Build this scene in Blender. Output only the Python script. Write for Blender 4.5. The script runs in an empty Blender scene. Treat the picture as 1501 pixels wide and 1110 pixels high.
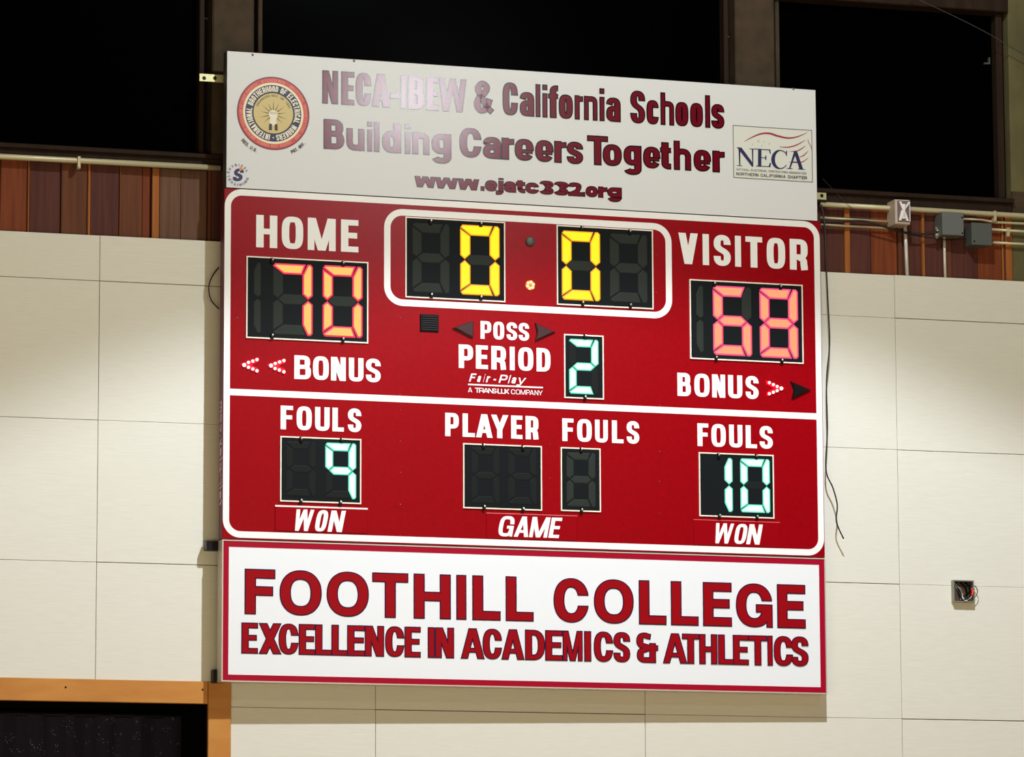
import bpy, math, random
from mathutils import Vector, Matrix
random.seed(7)
C = bpy.context.scene.collection
PI = math.pi

# ------------------------------------------------------------------ camera
# board frame: x along the sign fronts, y into the wall, z up from the lowest edge.
# The wall plane is world y = 0; the signs hang off it, their left end a little further out.
Z0 = 3.2                                   # height of the lowest sign edge above the floor
TH = 0.01516                               # angle between signs and wall
FPX = 6291.9
YAW, PITCH, ROLL = 0.310589, 0.14922, -0.0039105
CAMF = Vector((-3.8696, -15.6352, -1.27209))
W = 2.44
V_L, V_M, V_T = 0.5379, 1.8845, 2.4189     # heights of the joints between the signs
RZ = Matrix.Rotation(TH, 3, 'Z')
def f2w(p): return RZ @ (Vector(p) - Vector((0, .114, 0))) + Vector((0, 0, Z0))
fw = Vector((math.sin(YAW)*math.cos(PITCH), math.cos(YAW)*math.cos(PITCH), math.sin(PITCH)))
r0 = Vector((math.cos(YAW), -math.sin(YAW), 0)); u0 = r0.cross(fw)
rt = r0*math.cos(ROLL) + u0*math.sin(ROLL); up = -r0*math.sin(ROLL) + u0*math.cos(ROLL)
cam = bpy.data.objects.new('camera', bpy.data.cameras.new('camera')); C.objects.link(cam)
cam.data.sensor_width = 36; cam.data.lens = FPX/1501*36
cam.data.clip_end = 200
M = (RZ @ Matrix((rt, up, -fw)).transposed()).to_4x4(); M.translation = f2w(CAMF)
cam.matrix_world = M
bpy.context.scene.camera = cam
camW = M.translation.copy()
def ray_f(px, py):                          # pixel of the photograph -> direction, board frame
    return fw + rt*((px-750.5)/FPX) + up*((555-py)/FPX)
def bp(px, py, y=0.0):                      # point on the sign fronts, board frame (u, v)
    d = ray_f(px, py); k = (y-CAMF.y)/d.y; p = CAMF + d*k
    return p.x, p.z
def at(px, py, Y=0.0):                      # point on the plane world y = Y
    d = RZ @ ray_f(px, py); k = (Y-camW.y)/d.y
    return camW + d*k

# ------------------------------------------------------------------ world and lights
sc = bpy.context.scene
sc.view_settings.view_transform = 'Standard'; sc.view_settings.look = 'None'
sc.view_settings.gamma = 1; sc.view_settings.use_curve_mapping = False
sc.view_settings.exposure = 0.07
wd = bpy.data.worlds.new('world'); sc.world = wd; wd.use_nodes = True
wd.node_tree.nodes['Background'].inputs[0].default_value = (.9, .72, .5, 1)
wd.node_tree.nodes['Background'].inputs[1].default_value = 0.03
def lamp(name, kind, loc, energy, color, **kw):
    l = bpy.data.lights.new(name, kind); l.energy = energy; l.color = color
    tgt = kw.pop('target', None)
    for k, v in kw.items(): setattr(l, k, v)
    o = bpy.data.objects.new(name, l); C.objects.link(o); o.location = loc
    if tgt is not None: o.rotation_euler = (Vector(tgt)-Vector(loc)).to_track_quat('-Z', 'Y').to_euler()
    return o
KEY = (1.35, -3.3, Z0+4.15)
lamp('hall_lamp_reflector', 'SPOT', KEY, 850, (.86, .95, 1.08), spot_size=math.radians(107), spot_blend=.16, shadow_soft_size=.05)
lamp('hall_lamp_spill', 'POINT', KEY, 340, (.87, .96, .96), shadow_soft_size=.05)
lamp('floor_bounce_fill', 'AREA', (-1.5, -11, 1.6), 430, (1, .88, .58), shape='RECTANGLE', size=12, size_y=2.6, target=(1.2, 0, 4.0))  # added fill panel, stands in for light thrown back by the floor
lamp('sheen_lamp', 'AREA', (3.22, -8.0, 7.30), 36, (.95, .95, 1), shape='DISK', size=.6, target=(1, 0, 5.3))

# ------------------------------------------------------------------ materials
def mat(name, col, rough=.6, metal=0, spec=.5, emit=None, estr=1.0, noise=None, coat=0):
    m = bpy.data.materials.new(name); m.use_nodes = True
    nt = m.node_tree; b = nt.nodes['Principled BSDF']
    b.inputs['Base Color'].default_value = (*col, 1); b.inputs['Roughness'].default_value = rough
    b.inputs['Metallic'].default_value = metal; b.inputs['Specular IOR Level'].default_value = spec
    b.inputs['Coat Weight'].default_value = coat
    if emit:
        b.inputs['Emission Color'].default_value = (*emit, 1); b.inputs['Emission Strength'].default_value = estr
    if noise:                               # (scale xyz, colour2, bump, lo, hi)
        scl, c2, bump, lo, hi = noise
        tc = nt.nodes.new('ShaderNodeTexCoord'); mp = nt.nodes.new('ShaderNodeMapping')
        mp.inputs['Scale'].default_value = scl
        oi = nt.nodes.new('ShaderNodeObjectInfo'); ad = nt.nodes.new('ShaderNodeVectorMath')
        mu = nt.nodes.new('ShaderNodeMath'); mu.operation = 'MULTIPLY'; mu.inputs[1].default_value = 37
        nt.links.new(oi.outputs['Random'], mu.inputs[0])
        nt.links.new(tc.outputs['Object'], ad.inputs[0]); nt.links.new(mu.outputs[0], ad.inputs[1])
        nz = nt.nodes.new('ShaderNodeTexNoise'); nz.inputs['Scale'].default_value = 1; nz.inputs['Detail'].default_value = 4
        cr = nt.nodes.new('ShaderNodeMapRange'); cr.inputs[1].default_value = lo; cr.inputs[2].default_value = hi
        mx = nt.nodes.new('ShaderNodeMix'); mx.data_type = 'RGBA'
        mx.inputs[6].default_value = (*col, 1); mx.inputs[7].default_value = (*c2, 1)
        L = nt.links.new
        L(ad.outputs[0], mp.inputs[0]); L(mp.outputs[0], nz.inputs['Vector']); L(nz.outputs[0], cr.inputs[0])
        L(cr.outputs[0], mx.inputs[0]); L(mx.outputs[2], b.inputs['Base Color'])
        if bump:
            bm_ = nt.nodes.new('ShaderNodeBump'); bm_.inputs['Strength'].default_value = bump; bm_.inputs['Distance'].default_value = .002
            L(nz.outputs[0], bm_.inputs['Height']); L(bm_.outputs[0], b.inputs['Normal'])
    return m
def s2l(r, g, b): return tuple(((c/255/12.92) if c <= 10 else ((c/255+.055)/1.055)**2.4) for c in (r, g, b))
CREAM = mat('cream_linen_panel', (.73, .705, .62), .85, spec=.2, noise=((14, 14, 420), (.665, .64, .555), .1, .3, .75))
BACKING = mat('dark_backing', s2l(12, 9, 8), .9, spec=.05)
SIGNWHITE = mat('sign_white', (.715, .715, .73), .5, spec=.25)
BOTWHITE = mat('bottom_sign_white', (.80, .81, .83), .5, spec=.3)
STRIPE = mat('white_stripe_vinyl', s2l(240, 238, 236), .35)
RED = mat('scoreboard_red', s2l(150, 0, 12), .25, spec=.3, noise=((55, 55, 55), s2l(140, 0, 9), 0, .3, .7))
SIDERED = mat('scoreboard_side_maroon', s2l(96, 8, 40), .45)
PLATERED = mat('plate_red', s2l(146, 0, 12), .35, spec=.12)
VINYLRED = mat('maroon_vinyl', s2l(148, 0, 12), .5, spec=.12)
TOPRED = mat('maroon_gloss_vinyl', s2l(108, 6, 26), .15, spec=.55)
NAVYLINE = mat('dark_outline_vinyl', s2l(44, 4, 48), .5, spec=.12)
TOPLINE = mat('dark_outline_gloss_vinyl', s2l(20, 2, 10), .15, spec=.55)
BORDER = mat('crimson_border_vinyl', s2l(160, 1, 38), .5, spec=.15)
ALU = mat('pale_aluminium', s2l(205, 196, 180), .4, metal=.3)
SIDEGREY = mat('grey_side_metal', s2l(96, 90, 100), .5, metal=.2)
WINDARK = mat('display_smoked_black', s2l(23, 26, 27), .5, spec=.06)
DIM = mat('dim_segment', s2l(46, 50, 45), .6, spec=.06)
DIMMER = mat('dimmer_segment', s2l(30, 32, 31), .6, spec=.06)
FRAMEW = mat('window_frame_white', s2l(238, 228, 212), .4)
BLACK = mat('black_plastic', s2l(14, 12, 14), .4, spec=.2)
BROWNARROW = mat('smoked_arrow_lens', s2l(62, 34, 36), .3)
SCREW = mat('screw_steel', s2l(190, 185, 175), .3, metal=.8)
YEL = mat('led_yellow', (0, 0, 0), emit=s2l(255, 236, 0), estr=1.05)
YELR = mat('led_amber_bloom_rim', (0, 0, 0), emit=s2l(250, 160, 0))  # led rim tones paint the bloom round each lit segment
REDI = mat('led_orange_core', (0, 0, 0), emit=s2l(255, 196, 96))
REDI2 = mat('led_salmon_core', (0, 0, 0), emit=s2l(255, 164, 116))
REDR = mat('led_red_bloom_rim', (0, 0, 0), emit=s2l(250, 34, 84))
REDR2 = mat('led_pink_bloom_rim', (0, 0, 0), emit=s2l(250, 74, 128))
GRN = mat('led_white_green', (0, 0, 0), emit=s2l(236, 255, 250), estr=1.05)
GRNR = mat('led_green_bloom_rim', (0, 0, 0), emit=s2l(96, 236, 196))
LEDW = mat('led_dot', (0, 0, 0), emit=(1.0, .75, .75), estr=1.6)
LEDRED = mat('led_lens_red', s2l(150, 0, 10), .3, emit=s2l(255, 0, 40), estr=.9)
GOLD = mat('gold_print', s2l(204, 182, 118), .4)
NAVY = mat('navy_print', s2l(24, 26, 70), .4)
NAVY2 = mat('navy_serif_print', s2l(34, 36, 82), .4)
SEALRED = mat('seal_red_print', s2l(196, 66, 62), .4)
SEALDARK = mat('seal_dark_red_print', s2l(120, 30, 48), .4)
SALMON = mat('salmon_print', s2l(226, 130, 110), .4)
ORANGE = mat('orange_print', s2l(228, 140, 70), .4)
GREYP = mat('grey_print', s2l(104, 100, 100), .5)
DKPRINT = mat('dark_print', s2l(52, 40, 40), .5)
FLAGRED = mat('flag_red_print', s2l(160, 44, 56), .5)
PALEYEL = mat('pale_yellow_print', s2l(210, 206, 140), .5)
CREAMP = mat('cream_print', s2l(232, 222, 200), .4)
PINKP = mat('pink_side_print', s2l(226, 170, 190), .5)
PINKEDGE = mat('pink_edge_highlight', s2l(226, 110, 120), .4)
GLASS = mat('night_window_glass', (.0003, .0003, .0004), .2, spec=.006)
FRAMEBR = mat('dark_brown_frame', s2l(50, 36, 28), .7, spec=.1, noise=((30, 30, 3), s2l(38, 28, 22), .2, .3, .7))
POSTBR = mat('concrete_brown_post', s2l(76, 62, 50), .9, spec=.1, noise=((14, 14, 14), s2l(60, 52, 40), .3, .3, .7))
CONC = mat('greenish_concrete', s2l(106, 98, 68), .9, spec=.1, noise=((9, 9, 5), s2l(84, 80, 56), .4, .3, .7))
TRIM = mat('orange_stained_timber', s2l(198, 138, 68), .5, spec=.2, noise=((4, 20, 14), s2l(178, 112, 52), .2, .3, .72))
PIPE = mat('painted_conduit', s2l(196, 186, 150), .4, metal=.2)
PIPEW = mat('white_conduit', s2l(216, 212, 204), .35, metal=.2)
GREYBOX = mat('grey_steel_box', s2l(104, 108, 106), .5, metal=.1)
GREYBOX2 = mat('dark_grey_steel_box', s2l(84, 88, 84), .55, metal=.1)
ZINC = mat('zinc_plate', s2l(206, 200, 150), .35, metal=.4)
CABLE = mat('black_cable', s2l(26, 24, 22), .5)
SHINEWHITE = mat('painted_reflector_shine', s2l(240, 234, 234), .35)  # pale diffuse colour stands in for the shine of chrome
STROBE = mat('strobe_lens_grey', s2l(116, 98, 108), .35)
STROBEW = mat('strobe_housing_white', s2l(196, 180, 164), .45)
ORWIRE = mat('orange_wire', s2l(214, 60, 34), .4)
WHWIRE = mat('white_wire', s2l(205, 205, 195), .4)
GALV = mat('galvanised_box', s2l(140, 140, 124), .4, metal=.4)
WOODS = [mat('redwood_plank_%s' % n, s2l(*a), .6, spec=.12, noise=((60, 60, 3), s2l(*b), .2, .3, .7)) for n, a, b in (
    ('red', (128, 66, 36), (104, 50, 32)), ('dark', (94, 54, 46), (76, 44, 40)),
    ('brown', (108, 64, 44), (88, 52, 36)), ('grey', (112, 80, 62), (92, 64, 54)), ('lit_edge', (166, 102, 52), (146, 84, 40)))]  # last tone paints the lit side edges of planks as narrow strips
def speckle():
    m = bpy.data.materials.new('glitter_black_cloth'); m.use_nodes = True; nt = m.node_tree; b = nt.nodes['Principled BSDF']
    tc = nt.nodes.new('ShaderNodeTexCoord'); v = nt.nodes.new('ShaderNodeTexVoronoi'); v.inputs['Scale'].default_value = 120
    r = nt.nodes.new('ShaderNodeMapRange'); r.inputs[1].default_value = .26; r.inputs[2].default_value = .14
    r.inputs[3].default_value = 0; r.inputs[4].default_value = 1
    n2 = nt.nodes.new('ShaderNodeTexNoise'); n2.inputs['Scale'].default_value = 24
    r2 = nt.nodes.new('ShaderNodeMapRange'); r2.inputs[1].default_value = .55; r2.inputs[2].default_value = .7
    ml = nt.nodes.new('ShaderNodeMath'); ml.operation = 'MULTIPLY'
    mx = nt.nodes.new('ShaderNodeMix'); mx.data_type = 'RGBA'
    mx.inputs[6].default_value = (*s2l(38, 34, 50), 1); mx.inputs[7].default_value = (.42, .4, .5, 1)
    L = nt.links.new
    L(tc.outputs['Object'], v.inputs['Vector']); L(v.outputs['Distance'], r.inputs[0])
    L(tc.outputs['Object'], n2.inputs['Vector']); L(n2.outputs[0], r2.inputs[0])
    L(r.outputs[0], ml.inputs[0]); L(r2.outputs[0], ml.inputs[1])
    L(ml.outputs[0], mx.inputs[0]); L(mx.outputs[2], b.inputs['Base Color'])
    b.inputs['Roughness'].default_value = .8; b.inputs['Specular IOR Level'].default_value = .1
    return m
GLITTER = speckle()
FLOORM = mat('maple_floor', s2l(190, 150, 104), .35, noise=((2, 30, 1), s2l(172, 132, 88), .05, .3, .7))
CEILM = mat('ceiling_boards', s2l(120, 100, 80), .8, noise=((2, 30, 1), s2l(104, 86, 70), .1, .3, .7))

# ------------------------------------------------------------------ mesh helpers
class MB:
    def __init__(s): s.v = []; s.f = []; s.m = []
    def add(s, vs, fs, mi=0):
        n = len(s.v); s.v += [tuple(p) for p in vs]; s.f += [[i+n for i in f] for f in fs]; s.m += [mi]*len(fs)
    def box(s, a, b, mi=0, ch=0.0):
        x0, y0, z0 = (min(a[i], b[i]) for i in range(3)); x1, y1, z1 = (max(a[i], b[i]) for i in range(3))
        if ch <= 0:
            vs = [(x, y, z) for x in (x0, x1) for y in (y0, y1) for z in (z0, z1)]
            s.add(vs, [(0, 1, 3, 2), (4, 6, 7, 5), (0, 4, 5, 1), (2, 3, 7, 6), (0, 2, 6, 4), (1, 5, 7, 3)], mi); return
        # chamfer round the front (-y) face
        c = min(ch, (x1-x0)/3, (z1-z0)/3, (y1-y0)/2)
        r = lambda e, y: [(x0+e, y, z0+e), (x1-e, y, z0+e), (x1-e, y, z1-e), (x0+e, y, z1-e)]
        vs = r(c, y0) + r(0, y0+c) + r(0, y1)
        fs = [(0, 1, 2, 3), (11, 10, 9, 8)]
        for k in (0, 4):
            for i in range(4):
                j = (i+1) % 4; fs.append((k+i, k+4+i, k+4+j, k+j))
        s.add(vs, fs, mi)
    def prism(s, pts, y0, y1, mi=0, side=None):      # polygon in x,z; y0 front, y1 back
        n = len(pts); vs = [(x, y0, z) for x, z in pts] + [(x, y1, z) for x, z in pts]
        s.add(vs, [tuple(range(n))], mi)
        s.add(vs, [tuple(reversed(range(n, 2*n)))] + [(i, n+i, n+(i+1) % n, (i+1) % n) for i in range(n)], mi if side is None else side)
    def tube(s, pts, r, seg=10, mi=0, caps=True):
        pts = [Vector(p) for p in pts]; rings = []
        prev = None
        for i, p in enumerate(pts):
            d = (pts[min(i+1, len(pts)-1)] - pts[max(i-1, 0)]).normalized()
            a = Vector((0, 0, 1)) if abs(d.z) < .9 else Vector((0, 1, 0))
            if prev is not None: a = prev
            n1 = (a - d*a.dot(d)).normalized(); prev = n1; n2 = d.cross(n1)
            rings.append([p + (n1*math.cos(2*PI*k/seg) + n2*math.sin(2*PI*k/seg))*r for k in range(seg)])
        vs = [q for rg in rings for q in rg]; fs = []
        for i in range(len(rings)-1):
            for k in range(seg):
                fs.append((i*seg+k, i*seg+(k+1) % seg, (i+1)*seg+(k+1) % seg, (i+1)*seg+k))
        if caps: fs += [tuple(reversed(range(seg))), tuple(range((len(rings)-1)*seg, len(rings)*seg))]
        s.add(vs, fs, mi)
    def lathe(s, prof, c, seg=20, mi=0):             # axis -y from centre c; prof = (radius, out)
        vs = []; fs = []
        for r, o in prof:
            vs += [(c[0]+r*math.cos(2*PI*k/seg), c[1]-o, c[2]+r*math.sin(2*PI*k/seg)) for k in range(seg)]
        for i in range(len(prof)-1):
            for k in range(seg): fs.append((i*seg+k, i*seg+(k+1) % seg, (i+1)*seg+(k+1) % seg, (i+1)*seg+k))
        fs.append(tuple(range((len(prof)-1)*seg, len(prof)*seg)))
        s.add(vs, fs, mi)
    def build(s, name, mats, parent=None, label=None, kind=None, smooth=False):
        me = bpy.data.meshes.new(name); me.from_pydata(s.v, [], s.f)
        for m in (mats if isinstance(mats, (list, tuple)) else [mats]): me.materials.append(m)
        me.polygons.foreach_set('material_index', s.m)
        if smooth: me.polygons.foreach_set('use_smooth', [True]*len(s.f))
        me.update()
        o = bpy.data.objects.new(name, me); C.objects.link(o)
        if parent is not None: o.parent = parent
        if label: o['label'] = label
        if kind: o['kind'] = kind
        return o
def thing(name, label, cat, loc=(0, 0, 0), rz=0, group=None):
    o = bpy.data.objects.new(name, None); C.objects.link(o); o.location = loc; o.rotation_euler = (0, 0, rz)
    o.empty_display_size = .1
    o['label'] = label; o['category'] = cat
    if group: o['group'] = group
    return o
def tag(o, label, cat, group=None):
    o['label'] = label; o['category'] = cat
    if group: o['group'] = group
    return o
def structure(name):
    o = bpy.data.objects.new(name, None); C.objects.link(o); o['kind'] = 'structure'; return o

# ------------------------------------------------------------------ lettering: strokes and convex pieces
def cr(pts, n=7):                                    # Catmull-Rom through points
    P = [pts[0]] + list(pts) + [pts[-1]]; out = []
    for i in range(1, len(P)-2):
        a, b, c, d = P[i-1], P[i], P[i+1], P[i+2]
        for k in range(n):
            t = k/n
            out.append(tuple(.5*((2*b[j]) + (-a[j]+c[j])*t + (2*a[j]-5*b[j]+4*c[j]-d[j])*t*t + (-a[j]+3*b[j]-3*c[j]+d[j])*t**3) for j in (0, 1)))
    return out + [tuple(pts[-1])]
def arc(cx, cy, a, b, d0, d1, n=2.5, k=22):
    out = []
    for i in range(k+1):
        q = math.radians(d0+(d1-d0)*i/k); c, s_ = math.cos(q), math.sin(q)
        out.append((cx+a*math.copysign(abs(c)**(2/n), c), cy+b*math.copysign(abs(s_)**(2/n), s_)))
    return out
def bez(p0, p1, p2, p3, k=12):
    return [tuple((1-t)**3*p0[j]+3*(1-t)**2*t*p1[j]+3*(1-t)*t*t*p2[j]+t**3*p3[j] for j in (0, 1)) for t in [i/k for i in range(k+1)]]
def Rc(x0, y0, x1, y1): return ('p', [(x0, y0), (x1, y0), (x1, y1), (x0, y1)])
def Pg(*p): return ('p', list(p))
def St(path, closed=False): return ('s', path, closed)
def diag(x0, y0, x1, y1, s): return Pg((x0, y0), (x0+s, y0), (x1+s, y1), (x1, y1))
def spath(w, y0, y1, s, t, cut=.13):
    cx, a = w/2, (w-s)/2; yt, yb = y1-t/2, y0+t/2; ym = (yt+yb)/2
    c1, c2 = (yt+ym)/2, (yb+ym)/2; b = (yt-ym)/2; H = y1-y0
    p = [(cx+a, c1-cut*H*.15)] + arc(cx, c1, a, b, 2, 180, 2.4)
    p += bez((cx-a, c1), (cx-a, c1-b*1.15), (cx+a, c2+b*1.15), (cx+a, c2))[1:]
    p += arc(cx, c2, a, b, 0, -178, 2.4)[1:] + [(cx-a, c2+cut*H*.15)]
    return p
def eff(ch, w, s): return min(s, w*(.36 if ch in 'NHUnuh' else .6 if ch == 'r' else .9))
def glyph(ch, w, H, s, t, X=None, n=2.6):
    X = X or .74*H; s = eff(ch, w, s); ri = w-s; mx = w/2; ax = (w-s)/2; ay = (H-t)/2; xy = (X-t)/2; e = s*.5
    g = []
    if ch in 'FE':
        g = [Rc(0, 0, s, H), Rc(0, H-t, w, H), Rc(0, .5*H-t*.42, w*.93, .5*H+t*.58)]
        if ch == 'E': g.append(Rc(0, 0, w, t))
    elif ch == 'L': g = [Rc(0, 0, s, H), Rc(0, 0, w, t)]
    elif ch == 'T': g = [Rc(0, H-t, w, H), Rc(mx-s/2, 0, mx+s/2, H)]
    elif ch == 'H': g = [Rc(0, 0, s, H), Rc(ri, 0, w, H), Rc(0, .5*H-t/2, w, .5*H+t/2)]
    elif ch == 'I': g = [Rc(mx-min(w, s)/2, 0, mx+min(w, s)/2, H)]
    elif ch == 'l': g = [Rc(mx-min(w, s)/2, 0, mx+min(w, s)/2, H)]
    elif ch == 'i': g = [Rc(mx-min(w, s)/2, 0, mx+min(w, s)/2, X), Rc(mx-min(w, s)/2, X+(H-X)*.35, mx+min(w, s)/2, H)]
    elif ch == 'O': g = [St(arc(mx, H/2, ax, ay, 0, 360, n, 48)[:-1], True)]
    elif ch == 'o': g = [St(arc(mx, X/2, ax, xy, 0, 360, n, 40)[:-1], True)]
    elif ch == 'C':
        q = math.degrees(math.asin(min(.95, (.14*H/ay)**(n/2))))
        p = arc(mx, H/2, ax, ay, q, 360-q, n, 44); g = [St([(p[0][0], p[0][1]-.03*H)] + p + [(p[-1][0], p[-1][1]+.03*H)])]
    elif ch == 'c':
        q = 26; p = arc(mx, X/2, ax, xy, q, 360-q, n, 36); g = [St([(p[0][0], p[0][1]-.03*H)] + p + [(p[-1][0], p[-1][1]+.03*H)])]
    elif ch == 'G':
        q = math.degrees(math.asin(min(.95, (.13*H/ay)**(n/2)))); p = arc(mx, H/2, ax, ay, q, 356, n, 44); g = [St([(p[0][0], p[0][1]-.03*H)] + p + [(mx+ax, H*.5)]), Rc(w*.54, H*.53-t*.9, w, H*.53), Rc(w-s*.62, 0, w, H*.5)]
    elif ch == 'S': g = [St(spath(w, 0, H, s, t))]
    elif ch == 's': g = [St(spath(w, 0, X, s, t*.9))]
    elif ch == 'U': g = [St([(e, H), (e, H*.5)] + arc(mx, t/2+ax*1.1, ax, ax*1.1, 180, 360, n)+[(w-e, H*.5), (w-e, H)])]
    elif ch == 'u': g = [St([(e, X), (e, X*.5)] + arc(mx, t/2+ax, ax, ax, 180, 360, n)+[(w-e, X*.6)]), Rc(ri, 0, w, X)]
    elif ch == 'N': g = [Rc(0, 0, s, H), Rc(ri, 0, w, H), diag(w-s*1.15, 0, 0, H, s*1.15)]
    elif ch == 'M':
        d = min(s*.95, w*.26); g = [Rc(0, 0, d*.95, H), Rc(w-d*.95, 0, w, H), Pg((mx-d*.55, 0), (mx+d*.45, 0), (d*1.15, H), (0, H)), Pg((mx-d*.45, 0), (mx+d*.55, 0), (w, H), (w-d*1.15, H))]
    elif ch == 'A': g = [diag(0, 0, mx-s*.56, H, s*1.02), diag(w-s*1.02, 0, mx-s*.46, H, s*1.02), Rc(w*.22, H*.2, w*.78, H*.2+t*.85)]
    elif ch == 'V': g = [diag(mx-s*.55, 0, 0, H, s*1.05), diag(mx-s*.5, 0, w-s*1.05, H, s*1.05)]
    elif ch in 'Ww':
        h = H if ch == 'W' else X; q = s*(1.05 if w > 1.3*h else .86); a = w*.25
        g = [diag(a-q/2, 0, 0, h, q), diag(a-q/2, 0, mx-q/2, h, q), diag(w-a-q/2, 0, mx-q/2, h, q), diag(w-a-q/2, 0, w-q, h, q)]
    elif ch == 'X': g = [diag(0, 0, w-s*1.15, H, s*1.15), diag(w-s*1.15, 0, 0, H, s*1.15)]
    elif ch == 'Y': g = [Rc(mx-s/2, 0, mx+s/2, H*.46), Pg((mx-s/2, H*.36), (mx+s/2, H*.36), (s*1.05, H), (0, H)), Pg((mx-s/2, H*.36), (mx+s/2, H*.36), (w, H), (w-s*1.05, H))]
    elif ch == 'K': g = [Rc(0, 0, s, H), Pg((s*.5, H*.35), (s*1.2, H*.3), (w, H), (w-s*1.2, H)), Pg((w-s*1.1, 0), (w, 0), (s*1.6, H*.62), (s*.8, H*.5))]
    elif ch == 'Z': g = [Rc(0, 0, w, t), Rc(0, H-t, w, H), diag(0, 0, w-s*1.1, H, s*1.1)]
    elif ch == 'D':
        g = [Rc(0, 0, s, H), St([(e, H-t/2), (mx*.8, H-t/2)] + arc(mx*.8, H/2, w-e-mx*.8, ay, 90, -90, n) + [(e, t/2)])]
    elif ch in 'PR':
        yb = H*.42; b = (H-t/2-yb-t*.0)/2; c = (H-t/2+yb)/2
        g = [Rc(0, 0, s, H), St([(e, H-t/2), (mx, H-t/2)] + arc(mx, c, w-e-mx, b, 90, -90, n) + [(e, yb)])]
        if ch == 'R': g.append(St(cr([(mx*.9, yb), (w-e*1.35, yb-t*.55), (w-e*1.15, H*.2), (w-e*.95, 0)]))) 
    elif ch == 'B':
        ym = H*.52
        g = [Rc(0, 0, s, H), St([(e, H-t/2), (mx, H-t/2)] + arc(mx, (H-t/2+ym)/2, w*.95-e-mx, (H-t/2-ym)/2, 90, -90, n) + [(e, ym)]),
             St([(e, ym), (mx, ym)] + arc(mx, (ym+t/2)/2, w-e-mx, (ym-t/2)/2, 90, -90, n) + [(e, t/2)])]
    elif ch == 'a':
        g = [St([(e, X*.70)] + arc(mx, X-t/2-X*.26, ax, X*.26, 170, 90, n, 10) + arc(mx, X-t/2-X*.26, ax, X*.26, 90, 0, n, 10)[1:] + [(w-e, X*.3), (w-e, 0)]),
             St([(w-e, X*.60-t*.1), (mx*1.1, X*.56-t*.1)] + arc(mx*1.05, (X*.56+t*.4)/2, ax*1.05, (X*.56-t*.6)/2, 95, 270, n, 18) + [(w-e, X*.2)]), Rc(w-s, 0, w, X*.5)]
    elif ch == 'e':
        q = 30; g = [St([(w-e, X*.46)] + arc(mx, X/2, ax, xy, 0, 360-q, n, 40)), Rc(e, X*.43-t*.36, w-e*.3, X*.43+t*.36)]
    elif ch in 'nhm':
        top = H if ch == 'h' else X
        if ch == 'm':
            w2 = (w+s)/2; a2 = (w2-s)/2
            g = [Rc(0, 0, s, X)] + [St([(o+e, X*.55)] + arc(o+w2/2, X-t/2-a2, a2, a2, 180, 0, n, 16) + [(o+w2-e, X*.4), (o+w2-e, 0)]) for o in (0, w2-s)]
        else: g = [Rc(0, 0, s, top), St([(e, X*.5)] + arc(mx, X-t/2-ax, ax, ax, 180, 0, n) + [(w-e, X*.4), (w-e, 0)])]
    elif ch == 'r': g = [Rc(0, 0, s, X), St([(e, X*.45)] + arc(w*.95, X-t*.62-w*.28, w*.95-e, w*.28, 180, 95, 2.2, 10) + [(w, X-t*.62)])]
    elif ch in 'dpqb':
        g = [St(arc(mx, X/2, ax, xy, 0, 360, n, 40)[:-1], True)]
        g.append({'d': Rc(ri, 0, w, H), 'p': Rc(0, X-H, s, X), 'q': Rc(ri, X-H, w, X), 'b': Rc(0, 0, s, H)}[ch])
    elif ch == 'g':
        D = -.26*H; g = [St(arc(mx, X*.54, ax, (X*.92-t)/2, 0, 360, n, 40)[:-1], True), St([(w-e, X), (w-e, 0)] + arc(mx, D+t/2+w*.2, ax, w*.2, 0, -165, n))]
    elif ch == 'y':
        g = [diag(mx-s*.45, 0, 0, X, s), Pg((mx-s*.75, -.2*H), (mx+s*.1, -.2*H), (w, X), (w-s, X)), Rc(0, -.24*H, mx-s*.1, -.24*H+t*.9)]
    elif ch == 't': g = [St([(w*.45, H*.92), (w*.45, X*.3)] + arc(w*.45+w*.35, t*.5+w*.3, w*.35, w*.3, 180, 262, 2.4, 10) + [(w, t*.52)]), Rc(0, X-t*.9, w, X)]
    elif ch == 'f': g = [St([(w*.5, 0), (w*.5, X)] + arc(w*.5+w*.36, H-t/2-w*.34, w*.36, w*.34, 180, 95, 2.4, 10) + [(w, H-t*.52)]), Rc(0, X-t*.9, w, X)]
    elif ch == 'j': g = [St([(w-e, X), (w-e, 0)] + arc(w*.3, -.22*H+t/2+w*.2, w*.7-e, w*.2, 0, -90, 2.4, 8) + [(0, -.22*H+t/2)]), Rc(w-s, X+(H-X)*.3, w, H)]
    elif ch == '.': g = [Rc(mx-min(w, s)/2, 0, mx+min(w, s)/2, t*1.05)]
    elif ch == '-': g = [Rc(0, X*.38, w, X*.38+t)]
    elif ch == '3':
        g = [St([(e, H*.74)] + arc(mx, H*.74, ax, H*.26-t/2, 175, -70, n, 22) + [(mx*.8, H*.52)]), St([(mx*.8, H*.52)] + arc(mx, H*.27, ax, H*.27-t/2, 70, -175, n, 24) + [(e, H*.26)])]
    elif ch == '2':
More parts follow.
